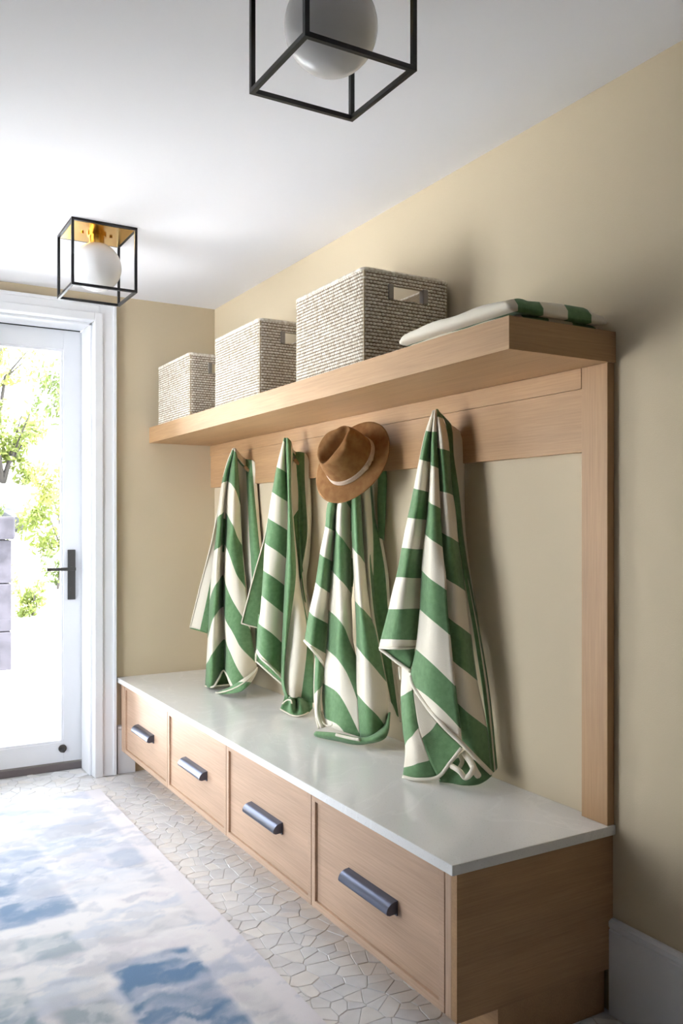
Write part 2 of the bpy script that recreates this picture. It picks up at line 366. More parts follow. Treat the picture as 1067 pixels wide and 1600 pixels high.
def pull_profile():
    pr = [(0, -.019), (-.004, -.019), (-.004, -.013)]
    pr += [(-.024, -.015), (-.032, -.012)]
    pr += [(-.034+.030*(1-math.cos(a)), -.008+.026*math.sin(a)) for a in [math.pi/2*k/7 for k in range(8)]]
    pr += [(0, .019)]
    return pr
for y0, y1 in zip(edges_y[:-1], edges_y[1:]):
    y0 += .0018; y1 -= .0018; z0, z1 = .1155, BT-.031; fw = .021; org = Vector((FX, (y0+y1)/2, (z0+z1)/2))
    b = MB(org)
    b.box(FX, FX+.021, y0, y0+fw, z0, z1, .0008); b.box(FX, FX+.021, y1-fw, y1, z0, z1, .0008)
    b.box(FX, FX+.021, y0+fw, y1-fw, z0, z0+fw, .0008); b.box(FX, FX+.021, y0+fw, y1-fw, z1-fw, z1, .0008)
    dr = b.build('drawer', M['bounce_oak'], bench); dr.location = org-bo
    b = MB(org); b.box(FX+.008, FX+.0205, y0+fw+.0003, y1-fw-.0003, z0+fw+.0003, z1-fw-.0003); b.build('panel', M['bounce_oak'], dr)
    c = (y0+y1)/2; b = MB(org); b.prism([(FX+.0078+p[0], .279+p[1]) for p in pull_profile()], 1, c-.122, c+.122)
    h_ = b.build('handle', M['gun'], dr); smooth_by_angle(h_, 30)
b = MB(); b.box(BX, WX-.0005, BR, FY-.0005, BT-.0248, BT, .002)
tag(b.build('stone_worktop', M['quartz']), 'polished white stone slab covering the whole length of the bench', 'countertop')

# ------------------------------------------------------------------ shelf and peg rail
shelf = thing('wall_shelf', 'thick oak box shelf running along the wall above the pegs', 'shelf', (1.53, 2.9, SB)); so = Vector((1.53, 2.9, SB))
b = MB(so)      # fascia with a mitred near corner
b.add([(SX, FY-.001, SB), (SX, BR, SB), (SX+.022, BR+.022, SB), (SX+.022, FY-.001, SB), (SX, FY-.001, SZ), (SX, BR, SZ), (SX+.022, BR+.022, SZ), (SX+.022, FY-.001, SZ)],
      [(0, 1, 2, 3), (7, 6, 5, 4), (0, 4, 5, 1), (2, 6, 7, 3), (1, 5, 6, 2), (0, 3, 7, 4)]); b.build('fascia', M['oak_y'], shelf)
b = MB(so)
b.add([(SX+.0004, BR, SB), (WX-.001, BR, SB), (WX-.001, BR+.022, SB), (SX+.0224, BR+.022, SB), (SX+.0004, BR, SZ), (WX-.001, BR, SZ), (WX-.001, BR+.022, SZ), (SX+.0224, BR+.022, SZ)],
      [(3, 2, 1, 0), (4, 5, 6, 7), (0, 1, 5, 4), (2, 3, 7, 6), (1, 2, 6, 5), (0, 4, 7, 3)]); b.build('end_fascia', M['oak_x'], shelf)
part(lambda b: b.box(SX+.0225, WX-.001, BR+.0225, FY-.001, SZ-.02, SZ-.0005), 'top_board', M['oak_y'], shelf, so)
part(lambda b: b.box(SX+.0225, WX-.001, BR+.0225, FY-.001, SB+.0004, SB+.016), 'underside_board', M['oak_y'], shelf, so)
PX = 1.681
rack = thing('peg_rail', 'oak peg rail on the wall with one upright post standing on the bench top', 'coat rack', (1.69, 2.9, 1.5)); ro = Vector((1.69, 2.9, 1.5))
part(lambda b: b.box(PX-.004, WX-.001, 1.6405, FY-.001, 1.604, SB-.0005, .001), 'cleat', M['oak_y'], rack, ro)
part(lambda b: b.box(PX, WX-.001, 1.6405, FY-.001, 1.438, 1.6035, .001), 'rail', M['oak_y'], rack, ro)
part(lambda b: b.box(PX-.003, WX-.001, 1.552, 1.640, BT+.0003, SB-.0005, .001), 'post', M['oak_z'], rack, ro)
PEGS = [3.722, 3.20, 2.68, 2.155]
for y in PEGS:
    y += .030; b = MB(ro); b.tube([(PX+.001, y, 1.496), (1.668, y, 1.499), (1.652, y, 1.508), (1.642, y, 1.520)], [.009, .0085, .008, .0085], 10)
    b.build('peg', M['oak_x'], rack, smooth=True)

# ------------------------------------------------------------------ hanging towels
def catmull(P, t):
    """P (n,k) array, t array in 0..n-1"""
    n = len(P); i = np.clip(np.floor(t).astype(int), 0, n-2); f = (t-i)[:, None]
    p1, p2 = P[i], P[i+1]; p0 = np.where((i > 0)[:, None], P[np.maximum(i-1, 0)], 2*p1-p2); p3 = np.where((i < n-2)[:, None], P[np.minimum(i+2, n-1)], 2*p2-p1)
    return .5*((2*p1)+(p2-p0)*f+(2*p0-5*p1+4*p2-p3)*f*f+(3*p1-p0-3*p2+p3)*f**3)
def stripe(v, b, k0):
    if not isinstance(b, (list, tuple)): return np.full(len(v), float(b))
    b = np.array(b, float); s = k0+1+np.arange(len(b)); sp = np.mean(np.diff(b)) if len(b) > 1 else 45.
    bb = np.concatenate([[b[0]-sp*8], b, [b[-1]+sp*8]]); ss = np.concatenate([[s[0]-8], s, [s[-1]+8]])
    return np.interp(v, bb, ss)
def col_samples(pts, n):
    P = np.array(pts, float); d = np.concatenate([[0], np.cumsum(np.hypot(*np.diff(P[:, :2], axis=0).T))])
    fine = catmull(P, np.linspace(0, len(P)-1, 200)); df = np.concatenate([[0], np.cumsum(np.hypot(*np.diff(fine[:, :2], axis=0).T))])
    q = np.linspace(0, df[-1], n); return np.stack([np.interp(q, df, fine[:, k]) for k in range(P.shape[1])], 1)
def panel(V, Fs, UV, cols, rows=44, sub=6, lin=False):
    """cols: list of (points[(u,v,distance off the wall)], stripe boundaries or value, k0)"""
    C = []
    for pts, b, k0 in cols:
        q = col_samples(pts, rows); C.append(np.concatenate([q, stripe(q[:, 1], b, k0)[:, None]], 1))
    C = np.array(C); nc = len(cols); t = np.linspace(0, nc-1, (nc-1)*sub+1); base = len(V); n = len(t)
    G = np.stack([catmull(C[:, r, :], t) for r in range(rows)])          # rows, n, 4
    if lin:
        for r in range(rows): G[r, :, 3] = np.interp(t, np.arange(nc), C[:, r, 3])
    for r in range(rows):
        for k in range(n):
            u, v, d, s = G[r, k]; V.append(ray(u, v, X=WX-max(d, .004))); UV.append((t[k]/max(nc-1, 1), s))
    for r in range(rows-1):
        for k in range(n-1):
            a = base+r*n+k; Fs.append((a, a+1, a+n+1, a+n))
def towel(name, label, panels, hems, peg_y, hem_r=.0045, front=1):
    V, Fs, UV = [], [], []
    for p in panels: panel(V, Fs, UV, **p)
    pts, b_, k0 = panels[front]['cols'][0]         # unseen sheet added from front fold to wall, stops light leaking behind
    ztop = ray(pts[0][0], pts[0][1], X=WX-pts[0][2]).z; q = col_samples(pts, 44); sv = stripe(q[:, 1], b_, k0); base = len(V)
    for r in range(44):
        p = ray(q[r, 0]+1.5, q[r, 1], X=WX-q[r, 2]+.004)
        for f in (0, .25, .5, .75, 1): V.append(Vector((p.x+(WX-.026-p.x)*f, p.y-.012*math.sin(f*7)*f-.01*f, min(p.z-.02*f, ztop-.10*f**.6)))); UV.append((f, sv[r]))
    Fs += [(base+r*5+k, base+r*5+k+1, base+r*5+k+6, base+r*5+k+5) for r in range(43) for k in range(4)]
    org = Vector((1.64, peg_y, BT)); V = [Vector((p.x, p.y, max(p.z, BT+.004)))-org for p in V]
    root = thing(name, label, 'towel', org, 'striped towels hanging from the pegs')
    o = mesh('cloth', V, Fs, M['towel'], root, True)
    ul = o.data.uv_layers.new(name='UVMap'); li = np.zeros(len(o.data.loops), int); o.data.loops.foreach_get('vertex_index', li)
    ul.data.foreach_set('uv', np.array(UV)[li].ravel())
    md = o.modifiers.new('thickness', 'SOLIDIFY'); md.thickness = .005; md.offset = 0
    for h in hems:
        pts = [ray(u, v, X=WX-d) for u, v, d in col_samples(h[0], max(8, len(h[0])*6))]
        pts = [Vector((p.x, p.y, max(p.z, BT+.005))) for p in pts]
        b = MB(org); b.tube(pts, h[1] if len(h) > 1 else hem_r, 8, flat=h[2] if len(h) > 2 else 1, up=(-.5, -.86, 0) if len(h) > 2 else None); hm = b.build('hem', M['hem'] if len(h) < 4 else M[h[3]], root, True)
    return root

# stripes: even count = green, odd = cream
T1 = [
 dict(cols=[   # flap that swings out behind, toward the far wall
   ([(352, 740, .10), (342, 790, .11), (330, 850, .13), (313, 915, .15), (297, 981, .17)], 1.1, 0),
   ([(353, 740, .09), (346, 800, .09), (337, 855, .105), (325, 920, .12), (311, 985, .135)], 1.9, 0),
   ([(354, 740, .08), (350, 800, .07), (344, 860, .08), (336, 925, .085), (324, 989, .10)], 2.9, 0)]),
 dict(cols=[   # front with a deep central valley
   ([(364, 701, .115), (349, 745, .125), (342, 792, .14), (338, 836, .155), (332, 885, .17), (329, 925, .18), (325.5, 988, .20), (321, 1072, .232)], [703, 756, 809, 860, 938, 999, 1038], 1),
   ([(365, 700, .12), (352, 745, .135), (346, 792, .15), (343, 836, .17), (339, 885, .185), (338, 925, .20), (334, 988, .215), (331, 1073, .24)], [703, 753, 804, 856, 912, 962, 1020], 1),
   ([(366, 700, .112), (356, 753, .105), (351.7, 799, .105), (349.7, 851, .11), (348.5, 899, .118), (349, 950, .125), (349.7, 995, .13), (349, 1047, .15)], [704, 752, 799, 849.5, 898, 948, 999], 1),
   ([(367, 700, .115), (363, 756, .13), (361, 821, .14), (357, 861, .15), (354, 929, .155), (354, 975, .165), (358, 1021, .18), (361, 1071, .215)], [705, 757, 815, 861, 916, 971, 1012], 1),
   ([(368, 701, .112), (369, 760, .115), (369, 835, .12), (370, 899, .125), (370, 940, .13), (373, 1007, .15), (375, 1035, .165), (378, 1066, .185)], [707, 770, 836, 899, 950, 1007, 1054], 1),
   ([(369, 702, .10), (374, 770, .085), (378, 853, .08), (383, 915, .085), (388, 960, .085), (394, 1000, .085), (400, 1036, .085), (401, 1046, .09)], [712, 790, 853, 919, 985, 1037, 1085], 1)]),
 dict(cols=[   # back layer with lengthwise stripes
   ([(369, 702, .095), (374, 780, .06), (381, 870, .05), (388, 930, .045), (398, 1040, .045)], 1.1, 0),
   ([(378, 713, .06), (380, 780, .05), (385, 870, .055), (390, 930, .05), (400, 1035, .045)], 1.6, 0),
   ([(384, 717, .04), (387, 770, .045), (391, 850, .05), (396, 930, .05), (402, 1030, .045)], 2.0, 0),
   ([(389, 718, .035), (392, 770, .045), (397, 850, .05), (404, 930, .045), (408, 1030, .04)], 2.5, 0),
   ([(394, 719, .03), (397, 770, .03), (404, 845, .03), (412, 930, .03), (414, 1030, .03)], 3.0, 0),
   ([(398, 722, .026), (402, 770, .012), (408, 848, .01), (417, 930, .01), (420, 1030, .01)], 3.6, 0)]),
 dict(cols=[   # rolled lower edge lying on the stone
   ([(337, 1083, .245), (361, 1073, .22), (380, 1061, .185), (395, 1050, .12), (401, 1043, .09)], [0], 0),
   ([(337, 1084, .247), (362, 1078, .225), (383, 1069, .19), (397, 1056, .125), (402, 1045, .09)], [0], 0),
   ([(337, 1085, .247), (368, 1083, .22), (384, 1075, .19), (396, 1060, .13), (402, 1047, .09)], [0], 0)], rows=24),
]
for c in T1[3]['cols']: pass
T1[3]['cols'] = [(p, [1066], -1) for p, _, _ in T1[3]['cols']]
T1[3]['cols'] = [(p, [1066], 1) for p, _, _ in T1[3]['cols']]
H1 = [([(321, 1072, .232), (333, 1073, .242), (341, 1062, .21), (349, 1048, .155), (356, 1058, .18), (361, 1071, .215)],),
      ([(337, 1084, .25), (362, 1077, .228), (382, 1066, .19), (397, 1052, .125), (402, 1043, .09)], .0032),
      ([(342, 790, .112), (330, 850, .132), (313, 915, .152), (297, 980, .172)], .0035),
      ([(364, 701, .118), (356, 720, .122), (349, 745, .127)], .0035),
      ([(297, 981, .17), (311, 985, .137), (324, 989, .10)], .003, 1, 'green_cloth')]
towel('hanging_towel', 'green and cream striped towel with chevron folds, on the peg closest to the glass door', T1, H1, PEGS[0])

T2 = [
 dict(cols=[
   ([(421, 800, .10), (412, 845, .12), (397, 898, .145), (377, 974, .175)], .1, 0),
   ([(424, 805, .09), (417, 850, .10), (407, 905, .115), (391, 978, .14)], .4, 0),
   ([(428, 805, .07), (424, 850, .07), (418, 905, .08), (406, 982, .10)], .7, 0)], rows=24),
 dict(cols=[
   ([(444, 685, .112), (434.7, 722, .12), (427.5, 759, .13), (420, 806, .145), (414.5, 850, .155), (411.7, 899, .165), (408, 950, .178), (405, 974, .185), (401.5, 1020, .19)], [730, 769, 809, 848, 891.5, 930.5, 974, 1013], 1),
   ([(444.5, 684.5, .122), (437, 722, .137), (431, 760, .15), (424, 806, .168), (419, 850, .18), (417, 899, .192), (413, 950, .20), (411, 976, .205), (408, 1030, .212)], [731, 771, 812, 852, 895, 935, 979, 1023], 1),
   ([(445, 684, .12), (442, 724, .127), (440, 765, .135), (436, 810, .15), (433, 855, .158), (430, 905, .165), (427, 953, .17), (425, 990, .175), (424, 1044, .18)], [735, 778, 820, 861, 904, 946, 990, 1040], 1),
   ([(446, 685, .105), (447.7, 727, .098), (449.8, 771, .098), (449.8, 814, .105), (449, 857, .11), (445.5, 899, .112), (443.5, 957, .115), (441, 1007, .118), (440.5, 1062, .12)], [740, 785, 829.6, 873.5, 915.5, 959, 1005.5, 1055], 1)]),
 dict(cols=[   # second sheet behind with its own hem
   ([(404, 960, .165), (401, 1010, .17), (400, 1034, .172)], .2, 0),
   ([(424, 985, .14), (421, 1030, .145), (420, 1051, .148)], .5, 0),
   ([(441, 1000, .11), (441, 1040, .112), (441, 1069, .114)], .8, 0)], rows=14),
 dict(cols=[   # fold hanging to the right of the front face, stripes lengthwise
   ([(446, 686, .112), (448, 727, .108), (450, 771, .11), (450, 814, .118), (449, 857, .124), (446, 899, .128), (443.5, 957, .13), (441, 1007, .132), (440, 1062, .135), (446, 1090, .145)], .1, 0),
   ([(449, 684, .118), (451, 727, .125), (452, 771, .13), (453, 814, .135), (453, 857, .14), (452, 899, .145), (449, 957, .15), (446, 1007, .155), (443.5, 1062, .155), (449, 1090, .155)], .55, 0),
   ([(454, 690, .105), (454, 727, .11), (454, 771, .11), (457, 821, .11), (461, 871, .11), (461, 905, .115), (455, 957, .125), (448, 1010, .135), (444, 1064, .14), (451, 1090, .15)], 1.0, 0),
   ([(456, 698, .09), (455, 735, .085), (455, 771, .08), (457, 821, .08), (462, 871, .08), (465, 915, .085), (468, 957, .10), (464, 1017, .115), (459, 1070, .125), (461, 1090, .13)], [700], -.6),
   ([(456, 700, .085), (456, 735, .07), (456, 771, .06), (459, 821, .06), (464, 871, .06), (468, 915, .06), (478, 977, .07), (478.7, 1017, .075), (474, 1062, .085), (470, 1091, .095)], 2.0, 0),
   ([(457, 701, .08), (457, 735, .06), (457, 771, .05), (460, 821, .045), (465, 871, .04), (470, 915, .04), (483, 977, .04), (489, 1025, .045), (490, 1065, .05), (490, 1098, .055)], 2.8, 0)]),
 dict(cols=[
   ([(455, 702, .075), (455, 742, .072), (456, 814, .066), (463.5, 899, .055), (481, 966, .045)], [702-1, 813], 0),
   ([(462, 706, .05), (466, 771, .045), (466, 800, .045), (468, 850, .045), (483, 968, .03)], [702-1, 797], 0)]),
 dict(cols=[
   ([(461, 706, .052), (466, 771, .046), (466.5, 800, .048), (468, 850, .05), (471, 899, .05), (481, 966, .035)], 0.05, 0),
   ([(468, 706, .045), (471, 760, .032), (473, 828, .03), (472, 864, .035), (471.2, 899, .04), (480.5, 965, .03)], .6, 0),
   ([(476, 708, .03), (477, 756, .03), (480.7, 828, .032), (476.4, 864, .032), (471.4, 899, .035), (481, 965, .03)], 1.0, 0),
   ([(480, 714, .026), (483, 770, .022), (484, 820, .02), (480, 870, .02), (475, 910, .02), (481.5, 962, .02)], 1.5, 0),
   ([(482, 722, .026), (485, 770, .012), (486, 814, .01), (483, 871, .01), (479, 905, .01), (482, 960, .01)], 1.95, 0)]),
 dict(cols=[   # crumpled foot on the stone
   ([(446, 1085, .15), (441, 1100, .165), (438, 1108, .175)], .3, 0), ([(451, 1087, .15), (452, 1096, .14), (447, 1113, .165)], .5, 0),
   ([(456, 1088, .135), (455, 1100, .165), (455, 1117, .16)], .4, 0), ([(462, 1089, .125), (463, 1097, .115), (464, 1119, .15)], .6, 0),
   ([(468, 1090, .105), (470, 1103, .13), (474, 1117, .125)], .4, 0), ([(478, 1093, .08), (479, 1097, .075), (482, 1113, .095)], .6, 0), ([(488, 1094, .06), (488, 1100, .065), (488, 1106, .075)], .5, 0)], rows=12),
]
T2[3]['cols'][3] = (T2[3]['cols'][3][0], 1.5, 0)
H2 = [([(401.5, 1018, .193), (408, 1029, .214), (424, 1043, .183), (440.5, 1060, .122)],), ([(400, 1033, .174), (420, 1051, .15), (441, 1069, .116)], .004), ([(401.5, 1016, .19), (400, 1024, .186), (400, 1034, .174)], .004),
      ([(421, 800, .102), (412, 845, .122), (397, 898, .147), (377, 974, .177)], .003), ([(377, 974, .177), (391, 978, .142), (405, 981, .102)], .003),
      ([(455, 720, .08), (455, 742, .078), (456, 814, .072), (463.5, 899, .06), (481, 966, .05)], .0028), ([(438, 1108, .177), (447, 1113, .167), (455, 1117, .162), (464, 1119, .152), (474, 1117, .128), (482, 1113, .098)], .003),
      ([(441, 1100, .17), (448, 1094, .16), (454, 1094, .16), (456, 1099, .165)], .003)]
towel('hanging_towel', 'green and cream striped towel with a crumpled foot, on the peg beside the hat', T2, H2, PEGS[1])

T3 = [
 dict(cols=[
   ([(556, 694, .115), (534, 725, .125), (513, 786, .14), (509, 822, .15), (501, 862, .162), (494, 910, .175), (483.5, 958, .19), (476.4, 1001, .205)], [740, 780, 822.6, 865, 910, 955.6], 0),
   ([(557, 694, .12), (538, 725, .14), (519, 786, .157), (515, 826, .17), (508, 868, .185), (502, 917, .20), (493, 962, .215), (487, 1014, .228)], [741, 783, 826, 871, 918, 964], 0),
   ([(558, 694, .11), (543, 725, .115), (527.4, 786, .12), (523.4, 830, .125), (520, 878, .13), (516, 929, .138), (513, 965, .142), (508, 1042, .15)], [742, 786, 831, 878, 928, 975], 0)]),
 dict(cols=[
   ([(558, 694, .11), (543, 725, .118), (527.4, 786, .13), (523.4, 830, .135), (520, 878, .14), (516, 929, .148), (514, 961, .152), (510.6, 1016, .16), (507, 1050, .165), (504, 1090, .17), (510, 1135, .19)], [765, 825, 891, 953, 1014, 1067, 1122], 0),
   ([(559, 694, .118), (547, 725, .138), (534, 786, .152), (532, 838, .162), (532, 881, .17), (533, 930, .175), (534, 961, .178), (532, 1008, .18), (533, 1040, .182), (532, 1087, .18), (536, 1143, .19)], [775, 838.5, 907, 973, 1036.5, 1087, 1140], 0),
   ([(560, 694, .11), (553, 725, .10), (547, 784, .10), (548, 862, .10), (548, 929, .105), (549.7, 969, .11), (551, 1000, .115), (556, 1027, .12), (559, 1056, .13), (561, 1103, .145), (564, 1152, .155)], [795, 861.6, 927, 1025, 1100, 1150, 1200], 0)]),
 dict(cols=[
   ([(561, 694, .11), (555, 725, .112), (550, 784, .115), (551, 850, .12), (555, 929, .125), (557, 969, .128), (557.6, 1008, .13), (558, 1071, .14), (563, 1152, .158)], [780, 854.5, 939, 1009, 1084, 1160], 1),
   ([(562, 694, .118), (559, 725, .13), (556, 782, .14), (559, 860, .145), (564, 940, .15), (568, 980, .152), (572, 1027, .15), (576, 1085, .145), (581, 1152, .148)], [776, 866, 950, 1028, 1106, 1175], 1),
   ([(563, 694, .108), (563, 725, .108), (563, 780, .105), (569, 880, .10), (579, 962, .10), (585, 981, .10), (597.5, 1040, .09), (607, 1090, .075), (601, 1150, .09)], [772, 881, 968, 1066, 1138, 1190], 1)]),
 dict(cols=[
   ([(563, 694, .10), (563, 778, .085), (567, 841, .085), (573, 890, .082), (581.5, 967, .07), (597.5, 1040, .05), (609, 1095, .04)], 1.1, 0),
   ([(566, 694, .095), (570, 778, .085), (575, 841, .085), (577, 890, .08), (586, 967, .06), (601, 1040, .045), (613, 1100, .035)], [900, 1600], 1),
   ([(569, 694, .085), (577, 778, .06), (581, 842, .055), (583, 888, .05), (590, 967, .045), (604, 1040, .04), (617, 1110, .03)], [885, 1600], 1),
   ([(572, 674, .06), (582, 790, .03), (590, 845, .025), (597, 890, .025), (601, 967, .028), (608, 1040, .03), (620, 1118, .026)], 2.5, 0),
   ([(574, 676, .05), (584, 800, .02), (591, 833, .018), (601, 888, .02), (605, 937, .02), (611, 1030, .022), (622, 1120, .022)], 3.0, 0),
   ([(578, 680, .04), (588, 810, .012), (595, 833, .01), (605.4, 888, .01), (608.6, 937, .01), (615, 1028, .01), (626, 1128, .012)], 3.9, 0)]),
 dict(cols=[   # dark strip against the wall
   ([(576, 690, .05), (590, 740, .03), (590, 790, .022), (592, 840, .018)], .1, 0),
   ([(590, 700, .03), (599, 740, .02), (599, 790, .014), (597, 842, .012)], .5, 0),
   ([(600, 720, .026), (604, 745, .012), (603, 790, .008), (600, 845, .008)], .9, 0)], rows=16),
 dict(cols=[   # folded-under left corner
   ([(493, 1022, .17), (491.5, 1050, .175), (491, 1075, .185), (493, 1115, .205), (498, 1138, .22)], [1086, 1200], 0),
   ([(499, 1030, .185), (498, 1055, .19), (497, 1078, .20), (496, 1115, .21), (503, 1137, .215)], [1078, 1200], 0),
   ([(508, 1035, .14), (506, 1065, .15), (501, 1085, .165), (501, 1105, .17), (511, 1135, .18)], [1068, 1200], 0)], rows=24),
 dict(cols=[   # rolled lower edge
   ([(494, 1143, .235), (526, 1146, .21), (562, 1153, .17), (582, 1149, .15), (600, 1134, .095), (607, 1115, .075)], 0, 0),
   ([(491, 1147, .242), (525, 1151, .22), (560, 1158, .182), (588, 1154, .155), (604, 1139, .11), (609, 1113, .08)], 0, 0),
   ([(494, 1151, .235), (525, 1157, .205), (560, 1163, .172), (597, 1156, .135), (606, 1143, .10), (609, 1115, .075)], 0, 0)], rows=40),
]
H3 = [([(476.4, 1001, .208), (487, 1013, .23), (498, 1026, .195), (508, 1042, .153)], .0065), ([(493, 1028, .175), (491, 1075, .19), (493, 1115, .21), (498, 1138, .224)], .0035),
      ([(493, 1090, .20), (499, 1108, .19), (504, 1128, .20), (511, 1134, .195), (520, 1131, .19), (512, 1122, .18), (503, 1112, .175)], .004),
      ([(556, 694, .118), (534, 725, .128), (513, 786, .143)], .003), ([(525, 1148, .222), (545, 1153, .20), (562, 1156, .184)], .0055)]
towel('hanging_towel', 'green and cream striped towel hanging beneath the tan hat', T3, H3, PEGS[2], front=0)

T4 = [
 dict(cols=[
   ([(677, 642, .115), (665, 677, .12), (655.6, 720, .13), (644, 780, .142), (633, 832, .155), (622, 892, .17), (614, 924, .18), (606, 960, .187), (595, 1002, .198), (593, 1012, .20)], [673, 718, 763, 809, 856, 902, 952, 999], 1),
   ([(678, 641, .122), (668, 677, .137), (660, 720, .152), (651, 780, .168), (642, 832, .183), (632, 892, .20), (626, 924, .208), (620, 960, .215), (612, 1002, .222), (611, 1013, .224)], [674, 719, 765, 810, 857, 902, 952, 999], 1),
   ([(678.5, 641, .12), (671, 679, .127), (666, 724, .135), (660, 780, .148), (654, 829, .158), (646, 882, .17), (642, 921, .178), (639, 955, .182), (635, 1001, .19), (633, 1013, .19)], [674.5, 721, 767, 811, 858, 903, 951, 999.5], 1),
   ([(679, 642, .11), (674.4, 686, .105), (672.5, 733, .105), (669.7, 780, .11), (665, 827, .115), (660, 874, .12), (657.5, 920, .125), (657, 950, .128), (655, 1000, .13), (651, 1012, .13)], [675, 722, 770, 812, 858, 903, 951, 1000], 1)]),
 dict(cols=[
   ([(679.5, 641, .115), (674.8, 686, .118), (672.8, 733, .122), (670, 780, .128), (665.5, 827, .135), (660.5, 874, .145), (658, 920, .15), (657, 950, .155), (651, 1010, .165), (643, 1050, .175), (644, 1068, .178), (670, 1108, .17)], [675, 725.6, 783, 834, 890.6, 952, 1014], 1),
   ([(680, 640.5, .125), (677, 686, .137), (677, 730, .147), (676, 780, .155), (675, 830, .165), (674, 880, .172), (674, 922, .178), (675, 960, .18), (674, 1010, .185), (672, 1055, .19), (675, 1090, .188), (690, 1130, .178)], [675, 728, 788, 843, 905, 968, 1034], 1),
   ([(681, 640, .12), (682, 686, .125), (684, 724, .13), (687, 780, .135), (689, 817, .14), (692, 864, .145), (697, 902, .15), (698, 940, .155), (704, 1000, .155), (710, 1060, .155), (716, 1110, .15), (722, 1160, .145)], [675, 732, 795, 855, 922, 992, 1072], 1)]),
 dict(cols=[
   ([(681, 640, .112), (683, 686, .113), (684.5, 724, .117), (687.5, 780, .122), (689.5, 817, .126), (692.5, 864, .13), (697, 902, .134), (698, 940, .138), (704, 1000, .14), (710, 1060, .14), (716, 1110, .138), (722, 1162, .135)], [650, 699, 767, 831.5, 904, 964, 1032, 1098], 0),
   ([(682, 639.5, .115), (689, 670, .12), (694, 724, .12), (699, 780, .12), (703, 830, .12), (707, 880, .12), (712, 920, .12), (715, 960, .12), (721, 1010, .12), (730, 1080, .115), (739, 1140, .11), (746, 1186, .105)], [652, 702, 770, 840, 914, 978, 1048, 1118], 0),
   ([(683.5, 640, .105), (695, 665, .085), (701, 701, .08), (705, 760, .072), (711, 800, .07), (715, 846, .066), (721, 884, .062), (728, 940, .06), (736, 1000, .056), (746, 1070, .052), (760, 1136, .048), (768, 1207, .048)], [655, 705, 774, 848, 924, 992, 1064, 1137], 0)]),
 dict(cols=[
   ([(684, 641, .10), (697, 663, .075), (702, 742, .062), (712, 800, .055), (717, 850, .05), (730, 930, .045), (742, 1000, .042), (756, 1090, .04), (769, 1207, .04)], 2.3, 0),
   ([(690, 650, .09), (703, 666, .06), (706, 725, .055), (714, 800, .05), (720, 860, .045), (733, 930, .04), (746, 1000, .035), (760, 1090, .03), (771, 1206, .034)], 2.6, 0),
   ([(700, 660, .06), (708, 669, .045), (710, 722, .045), (717, 800, .042), (723, 865, .04), (735, 930, .034), (748, 1000, .03), (762, 1090, .026), (772, 1205, .03)], [655, 722, 905, 1500], 0),
   ([(706, 666, .045), (717, 675, .03), (722, 715, .024), (722, 808, .022), (729, 874, .02), (738, 930, .018), (750, 1000, .016), (764, 1090, .014), (774, 1203, .018)], [640, 650, 912, 1500], -1),
   ([(710, 668, .04), (720, 679, .026), (724.5, 715, .014), (725, 808, .01), (731, 874, .01), (740, 930, .01), (751, 1000, .01), (766, 1090, .01), (776, 1200, .01)], [640, 650, 916, 1500], -1)]),
 dict(cols=[   # shaded underside of the front fold
   ([(594, 1014, .195), (606, 1024, .185), (620, 1034, .175), (640, 1048, .165)], .2, 0),
   ([(620, 1010, .17), (628, 1016, .165), (636, 1024, .16), (644, 1038, .155)], .5, 0),
   ([(648, 1008, .135), (648, 1012, .135), (648, 1018, .135), (648, 1028, .14)], .8, 0)], rows=12),
 dict(cols=[   # inner layer reaching the stone
   ([(628, 1034, .13), (628, 1060, .145), (627, 1090, .16), (630, 1140, .20), (634, 1172, .225), (630, 1214, .24)], [1088, 1166, 1198, 1260], 1),
   ([(636, 1040, .155), (636, 1065, .165), (637, 1092, .18), (642, 1140, .21), (648, 1172, .228), (655, 1217, .225)], [1083, 1152, 1193, 1258], 1),
   ([(643, 1046, .165), (644, 1068, .168), (646, 1090, .172), (654, 1136, .19), (662, 1162, .205), (684, 1214, .185)], [1078, 1138, 1187, 1256], 1)], rows=30),
 dict(cols=[
   ([(646, 1084, .172), (650, 1110, .18), (654, 1136, .19), (662, 1162, .205), (672, 1190, .20), (684, 1214, .187)], [1154, 1300], 1),
   ([(648, 1082, .168), (660, 1108, .165), (672, 1136, .165), (684, 1160, .17), (694, 1178, .17), (703, 1192, .165)], [1141, 1300], 1),
   ([(650, 1080, .165), (666, 1106, .155), (682, 1128, .148), (700, 1147, .142), (712, 1158, .14), (722, 1168, .138)], [1129, 1300], 1)], rows=30),
 dict(cols=[   # crumpled green lump at the foot
   ([(684, 1214, .19), (688, 1218, .185), (686, 1222, .17)], .3, 0), ([(700, 1198, .155), (704, 1212, .155), (706, 1224, .155)], .5, 0), ([(715, 1185, .12), (722, 1206, .14), (724, 1227, .14)], .4, 0),
   ([(730, 1186, .10), (742, 1206, .115), (744, 1226, .11)], .6, 0), ([(745, 1190, .08), (754, 1206, .085), (758, 1220, .08)], .5, 0), ([(760, 1200, .055), (765, 1208, .055), (768, 1212, .05)], .5, 0)], rows=14),
]
